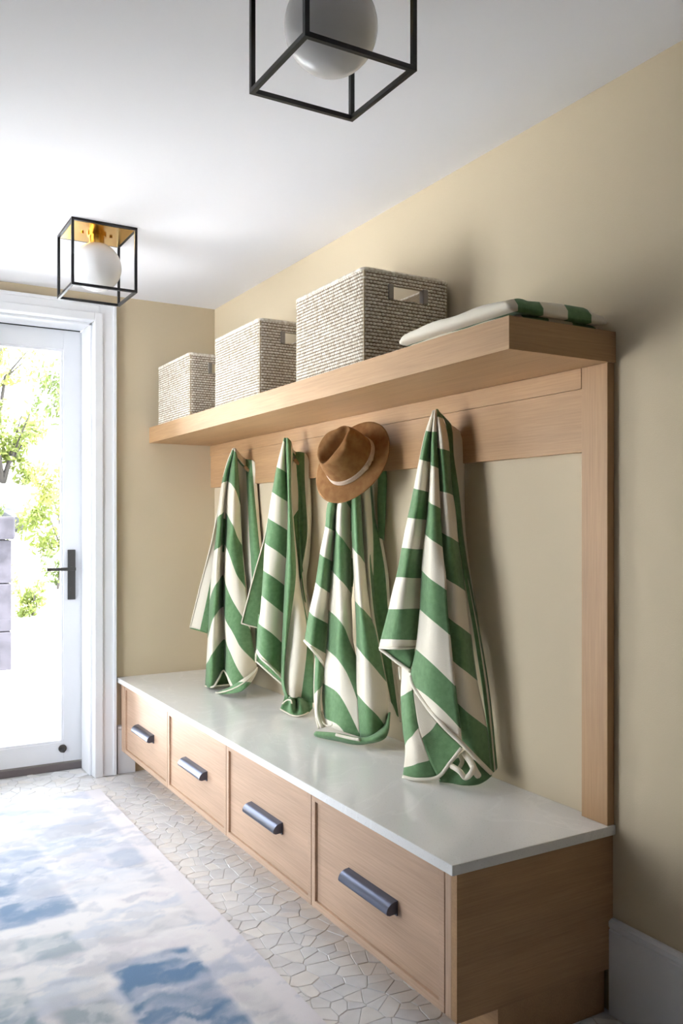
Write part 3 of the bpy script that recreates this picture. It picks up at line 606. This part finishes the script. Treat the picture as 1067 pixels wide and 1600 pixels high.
H4 = [([(593, 1012, .203), (611, 1013, .227), (633, 1013, .194), (651, 1011, .135)], .004), ([(594, 1014, .20), (606, 1023, .19), (620, 1034, .18), (641, 1049, .17)], .006),
      ([(642, 1056, .178), (646, 1072, .182), (670, 1108, .182), (690, 1131, .182), (706, 1147, .165), (722, 1162, .148), (746, 1187, .11), (767, 1208, .055)], .0068),
      ([(630, 1215, .243), (655, 1218, .228), (684, 1214, .192), (703, 1192, .17), (721, 1169, .142)], .0055),
      ([(725, 1176, .125), (735, 1190, .125), (742, 1204, .125), (747, 1212, .11)], .010), ([(706, 1197, .165), (718, 1205, .165), (727, 1215, .15), (736, 1208, .145), (740, 1198, .13)], .008),
      ([(718, 1178, .125), (722, 1190, .125), (718, 1200, .14)], .007), ([(677, 642, .118), (665, 677, .123), (655.6, 720, .133)], .003),
      ([(624, 1042, .14), (625, 1052, .143), (626, 1062, .146)], .005)]
towel('hanging_towel', 'striped towel with a diagonal cream hem, on the peg closest to the oak post', T4, H4, PEGS[3], front=0)

# ------------------------------------------------------------------ fedora
def hat():
    n = 72
    def ring(a, b, z): return [(a*math.cos(2*math.pi*k/n), b*math.sin(2*math.pi*k/n), z) for k in range(n)]
    root = thing('fedora_hat', 'tan felt fedora with a pinched crown and thin cream band', 'hat')
    def grid(rings, close=True):
        V = [Vector(p) for r in rings for p in r]; Fs = [(i*n+k, i*n+(k+1) % n, (i+1)*n+(k+1) % n, (i+1)*n+k) for i in range(len(rings)-1) for k in range(n)]
        if close: Fs.append(tuple((len(rings)-1)*n+k for k in range(n)))
        return V, Fs
    A, B, H = .082, .100, .128
    rings = []
    for j in range(15):                    # sides
        t = j/14; z = H*t; k = 1-.12*t-.10*t**4; rings.append(ring(A*k, B*k, z))
    for j in range(1, 5):                  # rounded shoulder
        a = j/4*math.pi/2; rings.append(ring(A*(.78-.07*(1-math.cos(a))*2), B*(.78-.06*(1-math.cos(a))*2), H+.010*math.sin(a)))
    for k in (.56, .46, .36, .26, .17, .09, .03): rings.append(ring(A*k, B*k, H+.010))
    V, Fs = grid(rings)
    for v in V:
        y = -v.y/B; t = max(0, v.z/H)
        sh = max(0, min(1, (t-.35)/.65))
        v.z -= .018*sh*(1-y)*.5*1.2        # lower towards the back
        v.z -= .046*math.exp(-(v.x/.018)**2)*max(0, 1-(abs(y)/.78)**4)*max(0, min(1, (t-.75)/.25))   # centre crease
        v.x *= 1-.42*math.exp(-((y-.52)/.24)**2)*math.exp(-((t-.85)/.30)**2)                          # front pinch
        v.x *= 1-.10*max(0, y)*sh
    cr = mesh('crown', V, Fs, M['felt'], root, True)
    rings = []
    for j in range(13):                    # brim
        t = j/12; a = A+.058*t; b_ = B+.064*t; r = ring(a, b_, 0)
        rings.append([(x, y, -.008*t**2*(abs(x)/a)**2+(.012*t**2*(max(0, -y)/b_)**2)-.020*t**1.5*(max(0, y)/b_)**2) for x, y, z in r])
    V, Fs = grid(rings, False); br = mesh('brim', V, Fs, M['felt'], root, True)
    md = br.modifiers.new('thickness', 'SOLIDIFY'); md.thickness = .0032; md.offset = 0
    rings = [ring(A*1.012, B*1.012, .001), ring(A*1.03, B*1.03, .003), ring(A*1.03*.992, B*1.03*.992, .010), ring(A*1.005, B*1.005, .0115), ring(A*1.028*.985, B*1.028*.985, .0135), ring(A*1.025*.98, B*1.025*.98, .021), ring(A*.97, B*.97, .0225)]
    V, Fs = grid(rings, False); bd = mesh('band', V, Fs, M['ribbon'], root, True)
    b = MB()                               # flat bow on the side
    bx_ = lambda y, k: -A*1.045*k*math.sqrt(max(0, 1-(y/B)**2))
    for s_ in (-1, 1): b.tube([(bx_(s_*.004-.035, 1), s_*.004-.035, .012), (bx_(s_*.016-.035, 1.02), s_*.016-.035, .014), (bx_(s_*.030-.035, 1), s_*.030-.035, .014)], [.005, .012, .009], 10, flat=.3, up=(0, 0, 1))
    b.tube([(bx_(-.041, 1.02), -.041, .012), (bx_(-.029, 1.02), -.029, .012)], .007, 10, flat=.5, up=(0, 0, 1)); b.build('bow', M['ribbon'], bd, True)
    return root
ht = hat()
right = Vector((CS, -SN, 0)); fwd = Vector((SN, CS, 0)); upv = Vector((0, 0, 1))
zax = (right*-.50+upv*.43-fwd*.75).normalized()
yax = (right*-.69-upv*.72); yax = (yax-zax*yax.dot(zax)).normalized(); xax = yax.cross(zax)
rot = Matrix((xax, yax, zax)).transposed().to_4x4()
ht.matrix_world = Matrix.Translation(ray(549, 721, X=1.556)) @ rot

# ------------------------------------------------------------------ woven baskets on the shelf
def weave_material():
    m, N, L, P = new_mat('woven_seagrass')
    at = N.new('ShaderNodeAttribute'); at.attribute_name = 'relief'; t = N.new('ShaderNodeTexCoord')
    n = N.new('ShaderNodeTexNoise'); n.inputs['Scale'].default_value = 70; n.inputs['Detail'].default_value = 3; L.new(t.outputs['Object'], n.inputs['Vector'])
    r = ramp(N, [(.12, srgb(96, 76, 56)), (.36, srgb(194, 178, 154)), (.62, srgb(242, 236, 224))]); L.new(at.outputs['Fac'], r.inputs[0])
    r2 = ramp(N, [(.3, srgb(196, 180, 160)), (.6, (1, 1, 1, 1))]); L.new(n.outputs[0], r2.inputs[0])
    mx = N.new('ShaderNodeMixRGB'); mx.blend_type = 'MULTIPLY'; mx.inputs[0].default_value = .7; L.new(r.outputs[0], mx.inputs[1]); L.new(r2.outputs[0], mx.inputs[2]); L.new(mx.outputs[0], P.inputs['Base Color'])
    P.inputs['Roughness'].default_value = .8; P.inputs['Specular IOR Level'].default_value = .2
    return m
M['weave'] = weave_material(); M['lining'] = plain('seagrass_inside', srgb(176, 158, 130), .85, bump=.002, bscale=120); M['wrap'] = plain('wrapped_handle', srgb(150, 142, 134), .8)
BW, BD, BH = .462, .328, .286              # along the wall, off the wall, height
def basket_mesh():
    hx, hy, rc = BD/2-.006, BW/2-.006, .016
    per = []; 
    def seg(p, q, nrm):
        l = math.dist(p, q); k = max(2, int(l/.0024))
        for i in range(k): f = i/k; per.append((p[0]+(q[0]-p[0])*f, p[1]+(q[1]-p[1])*f, *nrm))
    def arc(cx, cy, a0):
        for i in range(10): a = a0+math.pi/2*i/10; per.append((cx+rc*math.cos(a), cy+rc*math.sin(a), math.cos(a), math.sin(a)))
    seg((hx, -hy+rc), (hx, hy-rc), (1, 0)); arc(hx-rc, hy-rc, 0); seg((hx-rc, hy), (-hx+rc, hy), (0, 1)); arc(-hx+rc, hy-rc, math.pi/2)
    seg((-hx, hy-rc), (-hx, -hy+rc), (-1, 0)); arc(-hx+rc, -hy+rc, math.pi); seg((-hx+rc, -hy), (hx-rc, -hy), (0, -1)); arc(hx-rc, -hy+rc, 1.5*math.pi)
    per = np.array(per); dl = np.hypot(*(np.roll(per[:, :2], -1, 0)-per[:, :2]).T); arc_l = np.concatenate([[0], np.cumsum(dl)[:-1]]); tot = dl.sum()
    nst = round(tot/.0125); ph = arc_l/tot*nst
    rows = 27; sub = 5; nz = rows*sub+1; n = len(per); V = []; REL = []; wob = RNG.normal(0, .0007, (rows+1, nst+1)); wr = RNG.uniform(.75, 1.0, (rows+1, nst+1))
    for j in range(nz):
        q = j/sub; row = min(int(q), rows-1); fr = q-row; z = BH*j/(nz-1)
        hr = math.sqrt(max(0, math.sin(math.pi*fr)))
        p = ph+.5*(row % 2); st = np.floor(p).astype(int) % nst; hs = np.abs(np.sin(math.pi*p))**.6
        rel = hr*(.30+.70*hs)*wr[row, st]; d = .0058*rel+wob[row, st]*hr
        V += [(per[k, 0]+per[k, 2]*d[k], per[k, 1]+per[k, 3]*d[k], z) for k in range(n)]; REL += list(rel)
    Fs = []
    for j in range(nz-1):
        z = BH*(j+.5)/(nz-1)
        for k in range(n):
            x, ny = per[k, 0], per[k, 3]
            if abs(ny) > .9 and abs(x-.002) < .068 and .205 < z < .248: continue      # hand holes at both ends
            Fs.append((j*n+k, j*n+(k+1) % n, (j+1)*n+(k+1) % n, (j+1)*n+k))
    me = bpy.data.meshes.new('weave'); me.from_pydata(V, [], Fs); me.update(); me.polygons.foreach_set('use_smooth', [True]*len(me.polygons))
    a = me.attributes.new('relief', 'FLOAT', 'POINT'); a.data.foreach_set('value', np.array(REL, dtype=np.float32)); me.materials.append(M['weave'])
    # lining, floor, rim and hole binding
    b = MB(); T = .010; ix, iy = hx-T, hy-T
    b.box(hx-T, hx-.001, -hy, hy, .002, BH-.004); b.box(-hx+.001, -hx+T, -hy, hy, .002, BH-.004)
    for s_ in (-1, 1):
        y0, y1 = sorted((s_*(hy-.001), s_*(hy-T)))
        b.box(-ix, -.066, y0, y1, .002, BH-.004); b.box(.070, ix, y0, y1, .002, BH-.004); b.box(-.066, .070, y0, y1, .002, .205); b.box(-.066, .070, y0, y1, .248, BH-.004)
    lm = b.build('lining', M['lining']).data
    b = MB(); b.box(-ix, ix, -iy, iy, .002, .010); bm_ = b.build('base', M['lining']).data
    b = MB(); b.tube([(*per[k % n, :2], BH) for k in range(0, n+4, 4)], .0065, 8, cap=False); rm = b.build('rim', M['wrap']).data
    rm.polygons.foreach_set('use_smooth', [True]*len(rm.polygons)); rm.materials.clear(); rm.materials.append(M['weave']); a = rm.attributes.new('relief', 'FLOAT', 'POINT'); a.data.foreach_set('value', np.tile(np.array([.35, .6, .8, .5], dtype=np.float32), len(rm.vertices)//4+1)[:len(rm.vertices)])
    b = MB(); b.box(-.009, .009, -.012, .012, .203, .250, .003); hm = b.build('handle_binding', M['wrap']).data
    for nm in ('lining', 'base', 'rim', 'handle_binding'): bpy.data.objects.remove(bpy.data.objects[nm])
    return [('weave', me, (0, 0, 0)), ('lining', lm, (0, 0, 0)), ('base', bm_, (0, 0, 0)), ('rim', rm, (0, 0, 0))]+[('handle_binding', hm, (x, s_*(hy-.003), 0)) for s_ in (-1, 1) for x in (-.063, .067)]
bm_parts = basket_mesh()
for yc, lab in ((3.960, 'rectangular woven seagrass basket on the shelf in the far corner beside the door wall'), (3.203, 'rectangular woven seagrass basket on the shelf standing between two other baskets'),
                (2.450, 'rectangular woven seagrass basket with open hand hole, beside the folded towel')):
    r_ = thing('woven_basket', lab, 'basket', (1.360+BD/2, yc, SZ), 'woven baskets on the shelf')
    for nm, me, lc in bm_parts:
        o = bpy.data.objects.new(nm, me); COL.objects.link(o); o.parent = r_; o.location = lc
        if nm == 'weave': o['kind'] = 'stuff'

# ------------------------------------------------------------------ folded towel on the shelf
def folded():
    root = thing('folded_towel', 'striped towel folded flat in layers on the near end of the shelf', 'towel', (1.53, 1.80, SZ))
    V, Fs, UV = [], [], []
    x0, x1, y0, y1 = 1.362, 1.690, 1.562, 2.03
    def layer(z0, h, off, xo, s0, yo):
        ny, nx = 34, 40; per = 2*nx; base = len(V)
        for j in range(ny+1):
            f = j/ny; y = y0+yo+(y1-y0-yo)*f
            e = min(1, min(f*22, (1-f)*9)); e = math.sqrt(max(0, 1-(1-e)**2)); hh = h*(.45+.55*e)
            for k in range(per):
                a = 2*math.pi*k/per; cx = math.copysign(abs(math.cos(a))**.22, math.cos(a)); cz = math.copysign(abs(math.sin(a))**.7, math.sin(a))
                x = (x0+x1)/2+xo+((x1-x0)/2-abs(xo))*cx*(.985+.015*e); wv = .004*math.sin(x*61+y*9+off)+.003*math.sin(y*33+x*20)
                top = max(0, cz); V.append(Vector((x, y, z0+hh/2+cz*hh/2+wv*top))); s = s0+(x-x0)/.081; UV.append((f, s))
        for j in range(ny):
            for k in range(per): a = base+j*per+k; b_ = base+j*per+(k+1) % per; Fs.append((a, b_, b_+per, a+per))
        Fs.append(tuple(base+per-1-k for k in range(per))); Fs.append(tuple(base+ny*per+k for k in range(per)))
    layer(SZ+.0005, .021, 0, .012, 1.28, .014); layer(SZ+.0175, .036, 2.0, 0, 1.66, .0)
    org = root.location
    o = mesh('cloth', [v-org for v in V], Fs, M['towel'], root, True)
    ul = o.data.uv_layers.new(name='UVMap'); li = np.zeros(len(o.data.loops), int); o.data.loops.foreach_get('vertex_index', li); ul.data.foreach_set('uv', np.array(UV)[li].ravel())
folded()

# ------------------------------------------------------------------ ceiling lamps
def lamp(cx, cy, label):
    r_ = thing('cube_ceiling_lamp', label, 'lamp', (cx, cy, CZ-.25), 'cube frame ceiling lamps'); s, w, H = .1235, .0048, .2495
    b = MB()
    for x in (-1, 1):
        for y in (-1, 1): b.box(x*(s-w)-w, x*(s-w)+w, y*(s-w)-w, y*(s-w)+w, 0, H)
    for z in (0, H-2*w):
        for t_ in (-1, 1):
            b.box(-s+2*w, s-2*w, t_*(s-w)-w, t_*(s-w)+w, z, z+2*w); b.box(t_*(s-w)-w, t_*(s-w)+w, -s+2*w, s-2*w, z, z+2*w)
    b.build('frame', M['black'], r_)
    b = MB(); q = s-2*w-.0005; b.box(-q, q, -q, q, H-.010, H, .001); pl = b.build('brass_plate', M['brass'], r_)
    b = MB(); b.tube([(0, 0, H-.010), (0, 0, H-.020), (0, 0, H-.021), (0, 0, H-.05)], [.036, .036, .028, .028], 32); smooth_by_angle(b.build('socket_cup', M['brass'], pl))
    for sx in (-.055, .055):
        b = MB(); b.tube([(sx, 0, H-.010), (sx, 0, H-.016)], .006, 12); b.build('screw', M['brass'], pl)
    b = MB(); b.sphere((0, 0, .112), .094, 48, 32); b.build('globe', M['opal'], r_, True)
lamp(.847, 1.505, 'black cube-frame ceiling lamp with a white globe, over the near end of the bench')
lamp(.853, 3.372, 'black cube-frame ceiling lamp with a white globe, in front of the glass door')

# ------------------------------------------------------------------ rug: watercolour print woven as colour patches
def value_noise(x, y, seed):
    g = np.random.default_rng(seed).random((64, 64)); xi, yi = np.floor(x).astype(int), np.floor(y).astype(int); fx, fy = x-xi, y-yi
    fx = fx*fx*(3-2*fx); fy = fy*fy*(3-2*fy); G = lambda a, c: g[a % 64, c % 64]
    return (G(xi, yi)*(1-fx)+G(xi+1, yi)*fx)*(1-fy)+(G(xi, yi+1)*(1-fx)+G(xi+1, yi+1)*fx)*fy
def fbm(x, y, seed, o=5): return sum(value_noise(x*2**k, y*2**k, seed+k)*.5**k for k in range(o))/sum(.5**k for k in range(o))
RX0, RX1, RY0, RY1 = -.12, 1.040, .9, 4.055
RUG_BLOCKS = [(-.2, .36, 2.78, 3.5, 'sky', .8), (.40, .645, 2.80, 3.46, 'blue', .75), (.42, .62, 2.82, 3.1, 'blue', .5), (.66, .97, 2.86, 3.9, 'sky', .35), (.86, 1.0, 3.08, 3.24, 'blue', .35), (.70, .9, 3.5, 3.7, 'grey', .5), (.55, .8, 2.98, 3.06, 'grey', .45),
  (.64, .875, 1.7, 2.43, 'blue', 1.0), (.66, .86, 1.95, 2.2, 'blue', .6), (-.2, .425, 1.5, 2.48, 'teal', .95), (.44, .60, 2.54, 2.70, 'teal', .7), (.46, .605, 2.05, 2.33, 'grey', .9), (.47, .6, 1.95, 2.25, 'teal', .6),
  (.66, .99, 2.54, 2.64, 'grey', .65), (.1, .42, 2.52, 2.7, 'grey', .5), (.89, .97, 1.6, 2.2, 'grey', .6), (.64, .875, .9, 1.6, 'sky', .8), (-.1, .42, .9, 1.4, 'blue', .7)]   # x0,x1,y0,y1,colour,strength
def rug():
    st = .008; nx, ny = int((RX1-RX0)/st), int((RY1-RY0)/st)
    X, Y = np.meshgrid(np.linspace(RX0, RX1, nx+1), np.linspace(RY0, RY1, ny+1)); 
    wx = X+(fbm(X*14, Y*14, 3)-.5)*.09; wy = Y+(fbm(X*14, Y*14, 23)-.5)*.09
    lin = lambda r, g, b_: np.array(srgb(r, g, b_)[:3])
    white, lil, grey, sky, blue, teal = lin(246, 245, 247), lin(226, 222, 230), lin(196, 199, 206), lin(176, 196, 222), lin(112, 146, 184), lin(150, 172, 184)
    C = np.ones(X.shape+(3,))*white
    def mixin(mask, col): 
        nonlocal C; C = C*(1-mask[..., None])+col*mask[..., None]
    sm = lambda v, a, b_: np.clip((v-a)/(b_-a), 0, 1)**2*(3-2*np.clip((v-a)/(b_-a), 0, 1))
    mixin(sm(fbm(wx*5, wy*11, 41), .48, .66)*.6, lil); mixin(sm(fbm(wx*5, wy*13, 57), .54, .7)*.5, grey); mixin(sm(fbm(wx*4, wy*11, 77), .54, .68)*.4, sky)
    mixin(sm(fbm(wx*8, wy*16, 131), .56, .70)*.6, white)
    bx, by = X+(wx-X)*.55, Y+(wy-Y)*.55
    for x0, x1, y0, y1, col, k in RUG_BLOCKS:
        e = .014; mask = sm(bx, x0-e, x0+e)*(1-sm(bx, x1-e, x1+e))*sm(by, y0-e, y0+e)*(1-sm(by, y1-e, y1+e))
        tex = .38+.62*sm(fbm(wx*7, wy*14, 91), .32, .62); mixin(np.clip(mask*k*tex, 0, 1), dict(white=white, lil=lil, grey=grey, sky=sky, blue=blue, teal=teal)[col])
    mixin(sm(fbm(wx*9, wy*14, 171), .56, .68)*.45, white); mixin(sm(X, .955, .985)*.85, lin(242, 240, 244)); mixin(sm(fbm(wx*16, wy*22, 151), .6, .72)*.25, blue*.6+grey*.4)
    n = nx+1; V = [(x, y, .007) for x, y in zip(X.ravel(), Y.ravel())]
    Fs = [(j*n+i, j*n+i+1, (j+1)*n+i+1, (j+1)*n+i) for j in range(ny) for i in range(nx)]
    rim = [i for i in range(n)]+[j*n+nx for j in range(1, ny+1)]+[ny*n+i for i in range(nx-1, -1, -1)]+[j*n for j in range(ny-1, 0, -1)]
    k0 = len(V); V += [(V[i][0], V[i][1], .0004) for i in rim]; q = len(rim); Fs += [(rim[i], k0+i, k0+(i+1) % q, rim[(i+1) % q]) for i in range(q)]
    m, N, L, P = new_mat('watercolour_rug'); at = N.new('ShaderNodeAttribute'); at.attribute_name = 'print'
    L.new(at.outputs['Color'], P.inputs['Base Color']); P.inputs['Roughness'].default_value = .8; P.inputs['Specular IOR Level'].default_value = .25
    t = N.new('ShaderNodeTexCoord'); w = N.new('ShaderNodeTexNoise'); w.inputs['Scale'].default_value = 500; b_ = N.new('ShaderNodeBump'); b_.inputs['Distance'].default_value = .0006; L.new(t.outputs['Object'], w.inputs['Vector']); L.new(w.outputs[0], b_.inputs['Height']); L.new(b_.outputs[0], P.inputs['Normal'])
    org = Vector(((RX0+RX1)/2, (RY0+RY1)/2, 0))
    o = mesh('area_rug', [Vector(v)-org for v in V], Fs, m); o.location = org
    cols = np.concatenate([C.reshape(-1, 3), C.reshape(-1, 3)[rim]]); a = o.data.attributes.new('print', 'FLOAT_COLOR', 'POINT'); a.data.foreach_set('color', np.concatenate([cols, np.ones((len(cols), 1))], 1).astype(np.float32).ravel())
    tag(o, 'pale watercolour patterned area rug in white, blue and grey on the stone floor', 'rug')
rug()

# ------------------------------------------------------------------ garden beyond the door
M['patio'] = noisy('pale_paving', srgb(224, 225, 227), srgb(238, 239, 241), 1.5, .8)
M['bank'] = noisy('pale_gravel_bank', srgb(200, 198, 180), srgb(232, 230, 222), 2.5, .9)
M['pier'] = noisy('grey_stone', srgb(46, 44, 50), srgb(62, 59, 66), 9, .85, bump=.004)
M['rock'] = noisy('garden_rock', srgb(46, 48, 52), srgb(74, 76, 80), 4, .9, bump=.01)
M['bark'] = plain('bark', srgb(54, 50, 48), .9)
def leaf_mat(name, c, tcol):
    m, N, L, P = new_mat(name); P.inputs['Base Color'].default_value = c; P.inputs['Roughness'].default_value = .6
    out = N['Material Output']; tl = N.new('ShaderNodeBsdfTranslucent'); tl.inputs[0].default_value = tcol; ms = N.new('ShaderNodeMixShader'); ms.inputs[0].default_value = .4
    L.new(P.outputs[0], ms.inputs[1]); L.new(tl.outputs[0], ms.inputs[2]); L.new(ms.outputs[0], out.inputs[0]); return m
LEAF = [leaf_mat('fresh_leaf', srgb(94, 104, 48), srgb(118, 132, 56)), leaf_mat('mid_leaf', srgb(80, 94, 50), srgb(100, 116, 54)), leaf_mat('lime_leaf', srgb(106, 110, 56), srgb(130, 136, 62))]
b = MB(); b.box(-14, 18, FY+.301, 12.4, -.25, -.03); b.box(-14, LX-.151, -9, FY+.3, -.25, -.03); S(b, 'patio', M['patio'])
gx, gy = np.meshgrid(np.linspace(-14, 18, 60), np.linspace(12.3, 26, 40)); gz = -.03+np.clip((gy-12.3)*.42, 0, 4.2)+(fbm(gx*.6+30, gy*.6, 5)-.5)*.7*np.clip((gy-12.3)/2, 0, 1)
Vb = list(zip(gx.ravel(), gy.ravel(), gz.ravel())); o = mesh('garden_bank', Vb, [(j*60+i, j*60+i+1, (j+1)*60+i+1, (j+1)*60+i) for j in range(39) for i in range(59)], M['bank'], smooth=True); o['kind'] = 'structure'
def bank_z(x, y):
    i = int(np.argmin(np.abs(np.linspace(-14, 18, 60)-x))); j = int(np.argmin(np.abs(np.linspace(12.3, 26, 40)-y))); return float(gz[j, i]) if y > 12.3 else -.03
pr = thing('stone_pier', 'square grey stone garden pier standing on the paving outside', 'pillar', (.975, 8.25, -.03)); po = pr.location
zz = -.03
for h_ in (.34, .42, .38):
    b = MB((0, 0, 0)); b.box(-.30, .30, -.30, .30, zz+.03, zz+.03+h_-.006, .012); o = b.build('stone_block', M['pier'], pr); zz += h_
b = MB(); b.box(-.325, .325, -.325, .325, zz+.03, zz+.03+.20, .02); b.build('capstone', M['pier'], pr)
def leaves(n, rx, ry, rz, cz, size, clumps=18):
    cc = np.clip(RNG.normal(0, .5, (clumps, 3)), -.75, .75)*np.array([rx, ry, rz]); k = RNG.integers(clumps, size=n); P_ = cc[k]+np.clip(RNG.normal(0, .15, (n, 3)), -.3, .3)*np.array([rx, ry, rz]); P_[:, 2] += cz; P_[:, 2] = np.maximum(P_[:, 2], .03)
    V, Fs = [], []
    for p in P_:
        a = Vector(RNG.normal(0, 1, 3)).normalized(); c = a.orthogonal().normalized(); s = size*RNG.uniform(.6, 1.3); p = Vector(p); i = len(V)
        V += [p-a*s, p+c*s*.45, p+a*s, p-c*s*.45]; Fs.append((i, i+1, i+2, i+3))
    return V, Fs
def shrub(name, x, y, rx, rz, n, size, mat, label, cat, trunk=0):
    r_ = thing(name, label, cat, (x, y, bank_z(x, y)-.02), 'plants beyond the glass door')
    V, Fs = leaves(n, rx, rx, rz, trunk+rz*.9, size); o = mesh('foliage', V, Fs, mat, r_); o['kind'] = 'stuff'
    b = MB()
    for k in range(4 if not trunk else 7):
        a = RNG.uniform(0, 6.28); e = rx*RNG.uniform(.3, .8); b.tube([(0, 0, 0), (e*.25*math.cos(a), e*.25*math.sin(a), trunk+rz*.4), (e*math.cos(a), e*math.sin(a), trunk+rz*RNG.uniform(.9, 1.5))], [.05 if trunk else .02, .03 if trunk else .013, .008], 6)
    b.build('stems', M['bark'], r_)
shrub('round_bush', 2.26, 12.35, .26, .30, 600, .04, LEAF[0], 'small round bush at the edge of the paving outside', 'bush')
for x, y, rx, rz, n, s_, k, lab in [(3.05, 14.1, .66, .62, 1300, .06, 0, 'leafy shrub in front of the boulders on the garden bank'), (1.55, 14.2, .58, .6, 1200, .06, 2, 'lime green shrub behind the stone pier'),
        (2.2, 14.75, .13, .35, 160, .05, 1, 'thin young shrub between two fuller shrubs on the bank'), (1.95, 12.95, .22, .24, 260, .04, 2, 'little lime green plant beside the round bush at the paving edge'), (2.72, 13.0, .24, .34, 380, .04, 1, 'upright leafy plant at the foot of the bank behind the round bush'), (3.35, 15.9, .5, .6, 800, .06, 2, 'lime green shrub growing beside the low branching tree'), (4.75, 14.2, .8, .7, 900, .07, 1, 'leafy shrub standing alone to one side of the garden bank')]:
    shrub('leafy_shrub', x, y, rx, rz, n, s_, LEAF[k], lab, 'shrub')
for x, y, rx, rz, n, tr_, k, lab in [(2.6, 17.2, .8, .95, 1700, .0001, 0, 'low branching tree with fresh green leaves behind the boulders'), (4.2, 18.4, .85, 1.0, 900, .9, 1, 'dark leaved tree near the top of the garden bank'),
        (2.9, 20.0, 1.1, .9, 800, .9, 2, 'sparse airy tree at the top of the garden bank showing bare branches'), (.75, 17.9, .8, 1.0, 1100, .7, 2, 'lime leaved tree growing higher up behind the stone pier')]:
    shrub('garden_tree', x, y, rx, rz, n, .08, LEAF[k], lab, 'tree', tr_)
for x, y, r_, lab in ((2.36, 15.3, .26, 'larger grey boulder lying among the shrubs on the bank'), (3.9, 13.3, .18, 'small grey boulder lying at the foot of the bank')):
    b = MB(); b.sphere((0, 0, r_*.35), r_, 14, 9); V = [v*(1+.22*float(value_noise(np.array(v.x*4/r_+20), np.array(v.y*4/r_+v.z*5/r_+20), 9))) for v in b.v]; V = [Vector((v.x*1.3, v.y, v.z*.8)) for v in V]
    o = mesh('garden_rock', V, b.f, M['rock'], smooth=False); o.location = (x, y, bank_z(x, y)-.05); tag(o, lab, 'rock')
